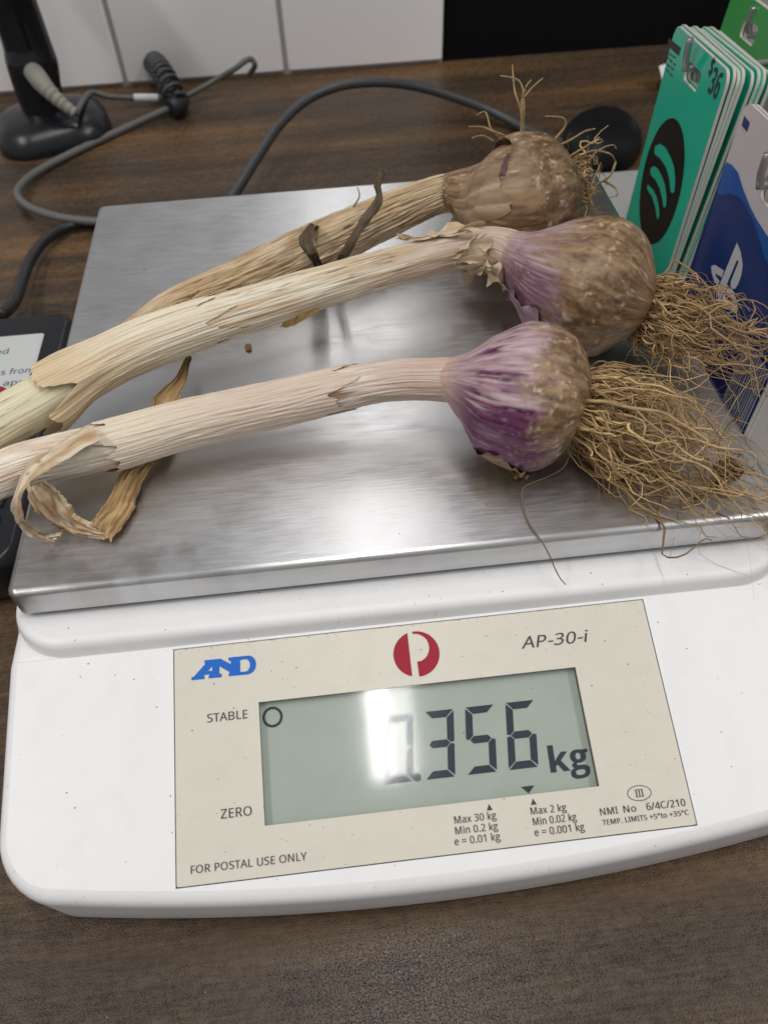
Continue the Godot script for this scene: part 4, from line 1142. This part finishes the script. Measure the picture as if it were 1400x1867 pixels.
# the stalk: a ribbed tube whose outermost sheath ends in a thin torn edge
func stalk(g: Node3D, rows: Array, s: int, warm: Color, pale: Color, green: float) -> void:
	var withered := 1.6 if s == 45 else 1.0
	var shape := func(u: float, a: float) -> float:
		var ca := cos(a); var sa := sin(a)
		var wob := 5.0 * noise_c.get_noise_3d(ca * 1.1 + s, sa * 1.1, u * 3.5)
		var rib := 0.013 * sin(26.0 * a + wob) * (0.6 + 1.2 * noise_c.get_noise_2d(u * 9.0, a + s)) + 0.008 * sin(47.0 * a - 1.7 * wob + s)
		rib += (0.5 - absf(noise_a.get_noise_3d(ca * 7.0 + s, sa * 7.0, u * 5.0))) * 0.055 + noise_b.get_noise_3d(ca * 20.0, sa * 20.0 + s, u * 5.0) * 0.035
		var calm := 0.3 if green > 0.5 and u < 0.26 else 1.0
		return 0.97 + withered * rib * calm + 0.05 * withered * noise_b.get_noise_3d(ca * 1.2, sa * 1.2, u * 6.0 + s)
	var tint := func(u: float, a: float) -> Color:
		var ca := cos(a); var sa := sin(a)
		var n := noise_a.get_noise_3d(ca * 8.0 + s, sa * 8.0, u * 3.0)
		var n2 := noise_b.get_noise_3d(ca * 30.0, sa * 30.0 + s, u * 4.0)
		var patch := noise_b.get_noise_3d(ca * 1.7 + s, sa * 1.7, u * 5.5)
		var c := mixc(warm, pale, 0.55 + 1.8 * patch + 0.7 * n)
		c = mixc(c, Color(warm.r * 0.50, warm.g * 0.40, warm.b * 0.30), (n2 * 1.1 + n * 0.6 - 0.14) * 1.0)
		var fresh := green * (1.0 - smoothstep(0.20, 0.27, u))
		c = mixc(c, mixc(Color(0.60, 0.55, 0.34), Color(0.78, 0.73, 0.55), 0.5 + n), fresh * 0.9)
		# weathered blotches and mould specks
		var mould := (noise_a.get_noise_3d(ca * 4.0, sa * 4.0 + s, u * 12.0) - 0.33) * 3.2
		if s == 33: mould += 1.2 * smoothstep(0.60, 0.68, u) * (1.0 - smoothstep(0.76, 0.84, u)) * (n2 + 0.2)
		c = mixc(c, Color(0.17, 0.13, 0.09), clampf(mould, 0.0, 0.62))
		if s != 45: c = mixc(c, mixc(Color(0.58, 0.43, 0.35), Color(0.40, 0.24, 0.22), n2 * 1.6 + 0.3), 0.75 * smoothstep(0.70, 0.93, u + 0.08 * n))
		if s == 21: c = mixc(c, Color(0.24, 0.14, 0.065), 0.85 * smoothstep(0.9, 0.35, Vector2((u - 0.735) / 0.055, (a - 0.32 * PI) / 0.55).length() + 0.8 * n))
		if s == 45: c = mixc(c, Color(0.12, 0.075, 0.040), clampf((n * 0.8 + n2) * 1.1 - 0.04, 0.0, 0.75) * smoothstep(0.12, 0.4, u))
		return c
	part("stalk", sweep(rows, 380, 240, shape, tint), mats.stalk, g)


# an outer sheath with a flared torn mouth at u0
func sheath(g: Node3D, rows: Array, u0: float, u1: float, c: Color, s: int, wide: float, far: Color) -> void:
	var F := frames(rows, 240)
	var nu := 120; var nv := 220
	var P := PackedVector3Array(); var C := PackedColorArray()
	for i in nu:
		var v := float(i) / (nu - 1)
		for j in nv:
			var a := TAU * j / nv
			var lip := 0.030 * noise_c.get_noise_2d(cos(a) * 1.3 + s, sin(a) * 1.3) + 0.004 * noise_b.get_noise_2d(cos(a) * 7.0, sin(a) * 7.0 + s) - 12.0 * wide * smoothstep(0.0, 0.95, cos(a - PI * 0.80))
			var tail := 0.05 * noise_c.get_noise_2d(cos(a) * 1.2, sin(a) * 1.2 + s) + 0.007 * noise_b.get_noise_2d(cos(a) * 6.0, sin(a) * 6.0)
			var u := lerpf(u0 + lip, u1 + tail, v)
			var fi := clampf(u, 0.0, 1.0) * 239.0
			var k := clampi(int(fi), 0, 238)
			var f := fi - k
			var A: Array = F[k]; var B: Array = F[k + 1]
			var flare := wide * pow(1.0 - smoothstep(0.0, 0.42, v), 2.0) * (0.7 + 0.9 * smoothstep(-0.2, 1.0, cos(a - PI * 0.86)))
			var wob := 5.0 * noise_c.get_noise_3d(cos(a) * 1.1 + s, sin(a) * 1.1, u * 3.5)
			var rib := 0.00012 * sin(28.0 * a + wob) + 0.00007 * sin(49.0 * a - 1.7 * wob) + (0.5 - absf(noise_a.get_noise_3d(cos(a) * 7.0, sin(a) * 7.0, u * 5.0 + s))) * 0.0006 + noise_b.get_noise_3d(cos(a) * 19.0, sin(a) * 19.0, u * 5.0) * 0.0003
			var r: float = lerpf(A[1], B[1], f) * 1.01 + 0.0004 + flare + rib
			P.append(A[0].lerp(B[0], f) + (A[2].lerp(B[2], f) * cos(a) + A[3].lerp(B[3], f) * sin(a)) * r)
			var n := noise_a.get_noise_3d(cos(a) * 11.0, sin(a) * 11.0, u * 3.0 + s)
			var n2 := noise_b.get_noise_3d(cos(a) * 26.0, sin(a) * 26.0, u * 6.0)
			var col := mixc(far, c, smoothstep(0.75, 0.0, v) * 0.9 + 0.5 * n)
			C.append(mixc(col, Color(c.r * 0.55, c.g * 0.46, c.b * 0.36), (n2 + n * 0.5) * 0.9))
	part("sheath", commit(P, grid_index(nu, nv, true), C), mats.dry_leaf, g)


func floor_y(p: Vector3) -> float:
	if absf(p.x) < PAN_HALF + 0.002 and p.z < 0.002 and p.z > PAN_BACK: return PAN_Y
	if absf(p.x) < 0.167 and p.z < 0.014: return PAN_Y - 0.018
	return 0.02


# a fan of wiry roots from the plate of a bulb; the first `own` are separate pieces, the others one tangle
func roots(g: Node3D, at: Vector3, out: Vector3, ends: Array, count: int, own: int, plate_r: float, s: int) -> void:
	out = out.normalized()
	var side := out.cross(Vector3.UP).normalized()
	var up := side.cross(out)
	var P := PackedVector3Array(); var C := PackedColorArray(); var I := PackedInt32Array()
	for k in count:
		var a := rng.randf() * TAU
		var rr := plate_r * sqrt(rng.randf())
		var p0 := at + (side * cos(a) + up * sin(a)) * rr - out * 0.004
		var e1: Array = ends[rng.randi() % ends.size()]
		var e2: Array = ends[rng.randi() % ends.size()]
		var goal := v3(e1).lerp(v3(e2), rng.randf() * 0.4)
		goal += Vector3(rng.randfn(0, 0.009), rng.randfn(0, 0.006), rng.randfn(0, 0.009))
		var stop := rng.randf_range(0.50, 1.12)
		if k < own: stop = rng.randf_range(0.75, 1.12)
		var span := p0.distance_to(goal)
		var ctrl := p0 + (out + (side * cos(a) + up * sin(a)) * 0.9) * span * rng.randf_range(0.22, 0.42)
		var id := rng.randf() * 900.0
		var amp := span * rng.randf_range(0.05, 0.19)
		var kink := rng.randf_range(1.6, 4.6)
		var r0 := rng.randf_range(0.00040, 0.00088) if rng.randf() < 0.42 else rng.randf_range(0.00014, 0.00038)
		var segs := 30
		var rows := []
		for i in segs + 1:
			var t := stop * i / segs
			var q := p0.lerp(ctrl, t).lerp(ctrl.lerp(goal, t), t)
			var w := amp * pow(minf(t, 1.0), 0.8)
			q += Vector3(noise_c.get_noise_2d(t * kink, id), noise_c.get_noise_2d(t * kink, id + 31.0) * 0.8, noise_c.get_noise_2d(t * kink, id + 67.0)) * w * 1.5
			q += Vector3(noise_c.get_noise_2d(t * 7.0, id), noise_c.get_noise_2d(t * 7.0, id + 31.0), noise_c.get_noise_2d(t * 7.0, id + 67.0)) * 0.0014
			q.y = maxf(q.y, floor_y(q) + r0 * 1.1)
			rows.append(q)
		var tone := rng.randf()
		var base_col := mixc(Color(0.17, 0.100, 0.045), Color(0.70, 0.49, 0.25), pow(tone, 0.8))
		var tP := PackedVector3Array(); var tC := PackedColorArray()
		for i in segs + 1:
			var tan: Vector3 = (rows[mini(i + 1, segs)] - rows[maxi(i - 1, 0)]).normalized()
			var nn := tan.cross(Vector3(0.31, 0.84, 0.44)).normalized()
			var bb := tan.cross(nn)
			var t := float(i) / segs
			var r := r0 * (1.2 - 0.95 * t) * (1.0 + 0.35 * noise_b.get_noise_2d(t * 11.0, id))
			for j in 5:
				var ang := TAU * j / 5.0
				tP.append(rows[i] + (nn * cos(ang) + bb * sin(ang)) * r)
				tC.append(mixc(base_col, Color(0.13, 0.085, 0.05), (noise_a.get_noise_2d(t * 6.0, id + 5.0) - 0.15) * 1.4))
		if k < own:
			part("root", commit(tP, grid_index(segs + 1, 5, true), tC), mats.root, g)
		else:
			I.append_array(grid_index(segs + 1, 5, true, P.size()))
			P.append_array(tP); C.append_array(tC)
	var o := part("root_tangle", commit(P, I, C), mats.root, g)
	o.set_meta("kind", "stuff")
	# the knob the roots grow from
	var knob := []
	for q in [[-0.008, 0.6], [-0.003, 0.95], [0.001, 0.95], [0.004, 0.7], [0.006, 0.2]]:
		var c: Vector3 = at + out * q[0]
		knob.append([c.x, c.y, c.z, plate_r * q[1]])
	part("root_plate", sweep(knob, 24, 40, func(u, a): return 1.0 + 0.14 * noise_b.get_noise_3d(cos(a) * 5.0, sin(a) * 5.0, u * 4.0 + s), func(u, a): return mixc(Color(0.16, 0.105, 0.06), Color(0.30, 0.21, 0.12), 0.5 + noise_b.get_noise_3d(cos(a) * 6.0, sin(a) * 6.0, u * 6.0))), mats.root, g)


# ------------------------------------------------------------------ things round the scale

func build_scanner() -> void:
	var t := thing("barcode_scanner", "black barcode scanner upright in its stand with a grey plug, by the tiled wall", "scanner", Vector3(-0.270, 0, -0.615))
	# base: a rounded dome, wider than deep
	var rings := []
	for q in [[0.0, 0.0008], [0.0, 0.004], [0.001, 0.010], [0.005, 0.0175], [0.012, 0.0225], [0.022, 0.0255], [0.030, 0.0270], [0.036, 0.0285]]:
		var ring := []
		var inset: float = q[0]
		for p in round_rect(-0.054 + inset, -0.046 + inset, 0.054 - inset, 0.044 - inset, maxf(0.032 - inset * 0.6, 0.008), 8): ring.append(Vector3(p.x, q[1], p.y))
		rings.append(ring)
	part("base", loft(rings, true, true), mats.black_plastic, t).rotation_degrees.y = 16
	# neck and handle
	var neck := [[-0.002, 0.016, 0.004, 0.0165], [-0.002, 0.030, 0.002, 0.0180], [-0.001, 0.050, 0.0, 0.0195], [0.001, 0.066, -0.001, 0.0205], [0.002, 0.082, -0.002, 0.0190], [0.002, 0.110, -0.002, 0.0185], [0.002, 0.140, 0.0, 0.0190], [0.002, 0.170, 0.004, 0.0200]]
	part("handle", sweep(neck, 60, 36, func(_u, a): return 1.0 + 0.12 * cos(2.0 * a), func(_u, _a): return Color.WHITE), mats.black_gloss, t)
	var head := []
	for q in [[0.17, 0.026], [0.18, 0.030], [0.20, 0.031], [0.214, 0.026]]:
		var ring := []
		for p in round_rect(-0.030, -0.030, 0.030, 0.052, 0.014, 6): ring.append(Vector3(p.x * q[1] / 0.03, q[0], p.y * q[1] / 0.03))
		head.append(ring)
	part("head", loft(head, true, true), mats.black_gloss, t)
	# grey plug that leaves the handle
	var plug := [[0.004, 0.064, 0.014, 0.0088], [0.010, 0.060, 0.024, 0.0086], [0.017, 0.053, 0.031, 0.0072], [0.027, 0.043, 0.036, 0.0056], [0.036, 0.035, 0.038, 0.0044]]
	part("plug", sweep(plug, 44, 24, func(u, _a): return 1.0 + 0.05 * signf(sin(u * 60.0)) * smoothstep(0.35, 0.5, u), func(_u, _a): return Color.WHITE), mats.plug_grey, t)


func build_cables() -> void:
	# from the plug along the counter to a small loop by the wall
	var rows := [[-0.2340, 0.035, -0.577]]
	for k in range(3, SCANNER_CABLE.size()): rows.append(SCANNER_CABLE[k])
	var c := thing("cable", "thin grey scanner cable with a white paper band, ending in a loop by the wall", "cable", Vector3.ZERO, "cables on the counter")
	part("sheath", tube(rows, 0.0027, 120, 14), mats.grey_cable, c)
	var a := v3(SCANNER_CABLE[5]); var b := v3(SCANNER_CABLE[6])
	var band := [[a.x, a.y, a.z, 0.0036], [lerpf(a.x, b.x, 0.5), lerpf(a.y, b.y, 0.5), lerpf(a.z, b.z, 0.5), 0.0037], [b.x, b.y, b.z, 0.0036]]
	part("paper_band", sweep(band, 10, 16, func(_u, _a): return 1.0, func(_u, _a): return Color.WHITE), mats.paper, c)
	# coiled stretch
	var ax := even(COIL_AXIS, 200, 3)
	var coil := []
	for i in 200:
		var t: Vector3 = (v3(ax[mini(i + 1, 199)]) - v3(ax[maxi(i - 1, 0)])).normalized()
		var n := (Vector3.UP - t * t.y).normalized()
		var bn := t.cross(n)
		var ang := TAU * 13.0 * i / 199.0
		var p := v3(ax[i]) + (n * cos(ang) + bn * sin(ang)) * 0.0095
		p.y = maxf(p.y + 0.004, 0.0032)
		coil.append([p.x, p.y, p.z, 0.0021])
	var e := thing("coiled_cord", "dark grey coiled cord arched up against the tiled wall", "cord", Vector3.ZERO, "cables on the counter")
	part("coil", sweep(coil, 620, 10, func(_u, _a): return 1.0, func(_u, _a): return Color.WHITE), mats.dark_cable, e)
	part("clip", sweep([[v3(COIL_AXIS[0]).x - 0.006, 0.010, v3(COIL_AXIS[0]).z + 0.006, 0.009], [v3(COIL_AXIS[0]).x, 0.011, v3(COIL_AXIS[0]).z, 0.0105], [v3(COIL_AXIS[0]).x + 0.004, 0.012, v3(COIL_AXIS[0]).z - 0.012, 0.009]], 16, 18, func(_u, _a): return 1.0, func(_u, _a): return Color.WHITE), mats.dark_rubber, e)
	var l := part("cable_001", tube(LOOP_CABLE, 0.0034, 140, 14), mats.grey_cable, self)
	tag(l, "grey cable in a wide bend from the coil round and under the pan", "cable", "cables on the counter")
	var d := part("cable_002", tube(ARCH_CABLE, 0.0042, 140, 14), mats.dark_cable, self)
	tag(d, "dark grey cable arching over the counter behind the pan", "cable", "cables on the counter")
	var k := part("cable_003", tube(BLACK_LEAD, 0.0042, 120, 14), mats.black_cable, self)
	tag(k, "black cable running from under the pan to the card terminal", "cable", "cables on the counter")
	taken["cable"] = 4


func build_mouse() -> void:
	var t := thing("computer_mouse", "black computer mouse on the counter behind the garlic roots", "mouse", Vector3(0.243, 0, -0.505))
	var rings := []
	var n := 40
	for i in 15:
		var f := i / 14.0
		var h := 0.031 * sin(f * PI / 2)
		var k := cos(f * PI / 2)
		var grow := pow(k, 0.55)
		var ring := []
		for j in n:
			var a := TAU * j / n
			var wide := 0.034 * (1.0 + 0.08 * cos(2.0 * a))
			ring.append(Vector3(wide * cos(a) * maxf(grow, 0.02), 0.001 + h * (1.0 - 0.30 * (0.5 - 0.5 * sin(a)) * (1.0 - f * 0.5)), 0.062 * sin(a) * maxf(grow, 0.02) + 0.012 * f))
		rings.append(ring)
	part("shell", loft(rings, true, true), mats.mouse_black, t)
	var wheel := CylinderMesh.new()
	wheel.top_radius = 0.009; wheel.bottom_radius = 0.009; wheel.height = 0.006; wheel.radial_segments = 24
	part("scroll_wheel", wheel, mats.dark_rubber, t, Vector3(0, 0.0150, -0.030)).rotation_degrees.z = 90
	t.rotation_degrees.y = -24
	# a scrap of white paper beside it
	var s := part("paper_slip", plate(PackedVector2Array([Vector2(-0.012, -0.010), Vector2(0.05, -0.016), Vector2(0.05, 0.030), Vector2(-0.002, 0.022)]), 0.0004), mats.paper, self, Vector3(0.341, 0.012, -0.604))
	tag(s, "white paper corner sticking out behind the green gift cards", "paper")
	s.rotation_degrees = Vector3(-72, 14, 0)


func build_terminal() -> void:
	var t := thing("payment_terminal", "black payment terminal with a pale screen lying under the garlic stalks", "terminal", Vector3(-0.2335, 0, -0.168))
	var rings := []
	for q in [[0.004, 0.0], [0.0, 0.006], [0.0, 0.026], [0.001, 0.031], [0.0028, 0.0335], [0.0050, 0.0343]]:
		var ring := []
		for p in round_rect(-0.0425 + q[0], -0.106 + q[0], 0.0425 - q[0], 0.106 - q[0], 0.014 - q[0], 8): ring.append(Vector3(p.x, q[1], p.y))
		rings.append(ring)
	part("body", loft(rings, true, true), mats.black_plastic, t)
	var scr := part("screen", plate(round_rect(-0.0265, -0.045, 0.0265, 0.045, 0.002, 3), 0.0006), mats.screen_white, t, Vector3(-0.0005, 0.0350, -0.0365))
	scr.rotation_degrees.x = -90
	for r in [["ed", SCREEN_TEXT[0], 0.0050], ["ns from", SCREEN_TEXT[1], 0.0050], ["t app", SCREEN_TEXT[2], 0.0050]]:
		var w: Array = r[1]
		lettering("lettering", r[0], w[0] + 0.234, w[1] + 0.234, -0.2045 - w[2], r[2], mats.screen_text, scr, false, 0.0, 0.0001, 0.0001)
	part("red_button", plate(disc(0.004, -0.0155, 0.0115, 40), 0.0), mats.screen_red, scr, Vector3(0, 0, 0.0002))
	for i in 3:
		for j in 4:
			var key := part("key", tile_mesh(0.016, 0.011, 0.003), mats.dark_rubber, t, Vector3(-0.021 + i * 0.021, 0.0342, 0.030 + j * 0.016))
			key.rotation_degrees.x = -90
	var s := part("paper_slip_001", plate(rect(-0.02, -0.006, 0.012, 0.006), 0.0004), mats.paper, self, Vector3(-0.228, 0.0012, -0.058))
	s.rotation_degrees = Vector3(-90, 12, 0)
	tag(s, "white slip of paper on the counter under the terminal's end", "paper")


# ------------------------------------------------------------------ gift cards

func card(called: String, label: String, tl: Vector3, w: float, h: float, turn: float, lean: float, face: Material, slot: Array, slot_r: float, group: String) -> Node3D:
	var t := thing(called, label, "gift card", Vector3.ZERO, group)
	var b := Basis(CARD_X, CARD_Y, CARD_Z).orthonormalized()
	b = b * Basis(Vector3.UP, turn) * Basis(Vector3.BACK, 0.0) * Basis(Vector3.RIGHT, lean)
	t.transform = Transform3D(b, tl)
	var hole := round_rect(slot[0], slot[1], slot[2], slot[3], slot_r, 4)
	part("card_board", plate(round_rect(0, -h, w, 0, 0.0075, 6), 0.0016, [hole]), mats.card_white, t)
	var hole2 := round_rect(slot[0] - 0.0003, slot[1] - 0.0003, slot[2] + 0.0003, slot[3] + 0.0003, slot_r, 4)
	part("printed_face", plate(round_rect(0.0004, -h + 0.0004, w - 0.0004, -0.0004, 0.0072, 6), 0.0, [hole2]), face, t, Vector3(0, 0, 0.0002))
	return t


func build_cards() -> void:
	# the stand that holds the pegs
	var rack := thing("card_rack", "pale grey display stand with metal pegs behind the gift cards", "display stand", Vector3(0.31, 0, -0.22))
	part("back_panel", box_mesh(Vector3(0.012, 0.62, 0.44)), mats.rack_grey, rack, Vector3(0.0, 0.31, 0.0))
	part("base_tray", box_mesh(Vector3(0.10, 0.010, 0.44)), mats.rack_grey, rack, Vector3(-0.056, 0.0052, 0.0))
	var slot := [0.036, -0.0205, 0.062, -0.0105]
	var names := ["front card of the green stack with a black round emblem and price", "second green gift card behind the one with the round emblem", "third green gift card in the stack", "fourth green gift card in the stack", "fifth green gift card in the stack", "sixth green gift card in the stack, past the gap", "seventh green gift card in the stack", "eighth green gift card in the stack", "last green gift card in the stack, leaning apart"]
	var xs := [0.0, 0.0021, 0.0040, 0.0062, 0.0083, 0.0135, 0.0158, 0.0182, 0.0235]
	for i in names.size():
		var at: Vector3 = CARD_TL - CARD_Z * xs[i] + Vector3(0, 0.0012 * sin(i * 2.1), 0.0016 * cos(i * 1.7) if i else 0.0)
		var c := card("gift_card", names[i], at, 0.0989, 0.140, 0.012 * sin(i * 1.3) if i else 0.0, -0.010 * i, mats.card_green, slot, 0.003, "green gift cards on a peg")
		if i == 0: print_front_card(c)
	peg(rack, CARD_TL + Basis(CARD_X, CARD_Y, CARD_Z) * Vector3(0.046, -0.0125, 0.004))
	# white and blue card
	var blue_names := ["white and navy gift card with a pale emblem and barcode edge", "white gift card behind the navy one with the pale emblem"]
	for i in 2:
		var c := card("gift_card", blue_names[i], BLUE_TL - CARD_Z * (0.0024 * i), 0.126, 0.150, 0.0, -0.004 * i, mats.card_face, [0.050, -0.030, 0.066, -0.018], 0.004, "white and blue gift cards on a peg")
		if i == 0: print_blue_card(c)
	peg(rack, BLUE_TL + Basis(CARD_X, CARD_Y, CARD_Z) * Vector3(0.058, -0.0215, 0.006))
	# lime card further back
	for i in 2:
		card("gift_card", ["lime green gift card standing behind the teal green stack", "plain backed card just behind the lime green gift card"][i], Vector3(0.262 + 0.0026 * i, PAN_Y + 0.0735 - 0.001 * i, -0.372), 0.0989, 0.14, -0.04, -0.05, mats.card_lime, slot, 0.003, "lime gift cards on a peg")
	peg(rack, Vector3(0.256, PAN_Y + 0.0600, -0.326))


func peg(rack: Node3D, tip: Vector3) -> void:
	var p := tip - rack.position
	var wire := [[0.0, p.y, p.z, 0.0019], [p.x * 0.5, p.y, p.z, 0.0019], [p.x + 0.004, p.y - 0.0002, p.z, 0.0019], [p.x + 0.0005, p.y + 0.0012, p.z, 0.0019], [p.x - 0.0012, p.y + 0.006, p.z, 0.0019], [p.x - 0.0016, p.y + 0.016, p.z, 0.0019]]
	part("peg", sweep(wire, 60, 12, func(_u, _a): return 1.0, func(_u, _a): return Color.WHITE), mats.peg_metal, rack)


func print_front_card(c: Node3D) -> void:
	var q: Array = CIRCLE[0]
	part("round_emblem", plate(disc(q[0], q[1], q[2], 64), 0.0), mats.card_black, c, Vector3(0, 0, 0.00035))
	for a in [ARC_1, ARC_2, ARC_3]: part("emblem_arc", plate(v2s(a), 0.0), mats.card_green, c, Vector3(0, 0, 0.0005))
	var lo := v2s(PRICE_BOX)
	var x0 := minf(lo[0].x, lo[3].x); var x1 := maxf(lo[1].x, lo[2].x)
	lettering("price", "36", x0 + (x1 - x0) * 0.30, x1, lo[2].y + 0.002, 0.0125, mats.print_black, c, true, 0.0, 0.00035, 0.0001)
	lettering("price", "$", x0, x0 + (x1 - x0) * 0.26, lo[2].y + 0.009, 0.0085, mats.print_black, c, true, 0.0, 0.00035, 0.0001)
	part("printed_tag", plate(v2s(TAG_BOX), 0.0), mats.print_black, c, Vector3(0, 0, 0.00035))
	var f := v2s(FINE_LINES)
	for k in range(0, 8, 2):
		var a := f[k]; var b := f[k + 1]
		for j in 5:
			var p := a.lerp(b, j / 5.0); var p2 := a.lerp(b, (j + 0.55 + 0.3 * sin(j * 3.0 + k)) / 5.0)
			part("fine_print", plate(PackedVector2Array([p, p2, p2 + Vector2(0, 0.0011), p + Vector2(0, 0.0011)]), 0.0), mats.print_black, c, Vector3(0, 0, 0.00035))


func print_blue_card(c: Node3D) -> void:
	var wave := PackedVector2Array([Vector2(0.0006, -0.1494)])
	wave.append(Vector2(0.0006, v2s(WAVE)[0].y))
	for p in v2s(WAVE):
		if p.x > 0.001 and p.x < 0.125: wave.append(p)
	wave.append(Vector2(0.1254, wave[-1].y - 0.004)); wave.append(Vector2(0.1254, -0.1494))
	part("blue_print", plate(wave, 0.0), mats.card_blue, c, Vector3(0, 0, 0.00035))
	var navy := PackedVector2Array([Vector2(0.0008, -0.1492)])
	navy.append(Vector2(0.0008, v2s(NAVY)[0].y))
	for p in v2s(NAVY):
		if p.x > 0.0015 and p.x < 0.124: navy.append(p)
	navy.append(Vector2(0.1252, navy[-1].y - 0.01)); navy.append(Vector2(0.1252, -0.1492))
	part("navy_print", plate(navy, 0.0), mats.card_navy, c, Vector3(0, 0, 0.0005))
	for a in [EMBLEM_P, EMBLEM_LEFT, EMBLEM_RIGHT]: part("pale_emblem", plate(v2s(a), 0.0), mats.emblem, c, Vector3(0, 0, 0.00065))
	part("flag_mark", plate(v2s(FLAG), 0.0), mats.card_navy, c, Vector3(0, 0, 0.0005))
	# barcode stripes up the right edge
	var r := RandomNumberGenerator.new()
	r.seed = 4
	var x := 0.094
	while x < 0.1235:
		var wdt := r.randf_range(0.0003, 0.0011)
		part("barcode_bar", plate(rect(x, -0.149, x + wdt, -0.085), 0.0), mats.emblem, c, Vector3(0, 0, 0.00065))
		x += wdt + r.randf_range(0.0004, 0.0013)


# ------------------------------------------------------------------ crumbs

func build_crumbs() -> void:
	# a torn bit of leaf on the steel and grains of soil
	var m := ribbon([[-0.0655, PAN_Y + 0.0006, -0.1425, -0.0630, PAN_Y + 0.0006, -0.1425], [-0.0660, PAN_Y + 0.0012, -0.1395, -0.0625, PAN_Y + 0.0010, -0.1390], [-0.0650, PAN_Y + 0.0006, -0.1365, -0.0628, PAN_Y + 0.0006, -0.1368]], 16, 8, 0.1, 0.0005, func(u, h): return leaf_tint(u, h, Color(0.30, 0.20, 0.08), Color(0.18, 0.11, 0.05), 3.0), 15)
	var o := part("leaf_scrap", m, mats.dry_leaf, self)
	tag(o, "tiny torn scrap of brown leaf lying on the bare steel", "leaf scrap")
	var P := PackedVector3Array(); var C := PackedColorArray(); var I := PackedInt32Array()
	for k in 470:
		var p := Vector3(rng.randf_range(-0.15, 0.15), PAN_Y, rng.randf_range(-0.28, -0.01))
		if k >= 34: p = Vector3(rng.randf_range(-0.16, 0.16), 0.0, rng.randf_range(0.118, 0.2))
		if k >= 70:
			var z := 0.0166 + absf(rng.randfn(0.0, 0.0007))
			p = Vector3(rng.randf_range(-0.158, 0.158), slope_y(z) - 0.0001, z)
		if k >= 330: p = Vector3(rng.randf_range(-0.155, 0.155), PAN_Y - 0.0182, rng.randf_range(0.001, 0.0095))
		var s := rng.randf_range(0.00018, 0.0005) if k < 70 else rng.randf_range(0.00010, 0.00026)
		var n := P.size()
		for q in [Vector3(1, 0, 0.3), Vector3(-0.4, 0, 0.9), Vector3(-0.6, 0, -0.8), Vector3(0.1, 0.9, 0.1)]: P.append(p + q * s)
		var col := Color(0.05, 0.035, 0.025) if k < 34 else Color(0.20, 0.14, 0.09) if k >= 70 else Color(0.05, 0.035, 0.025) if k % 4 else Color(0.7, 0.68, 0.62)
		for q in 4: C.append(col)
		I.append_array([n, n + 1, n + 3, n + 1, n + 2, n + 3, n + 2, n, n + 3])
	var d := part("soil_grains", commit(P, I, C, PackedVector2Array(), true), mats.root, self)
	tag(d, "grains of soil and dust scattered on the pan, the scale and the counter", "dust", "", "stuff")
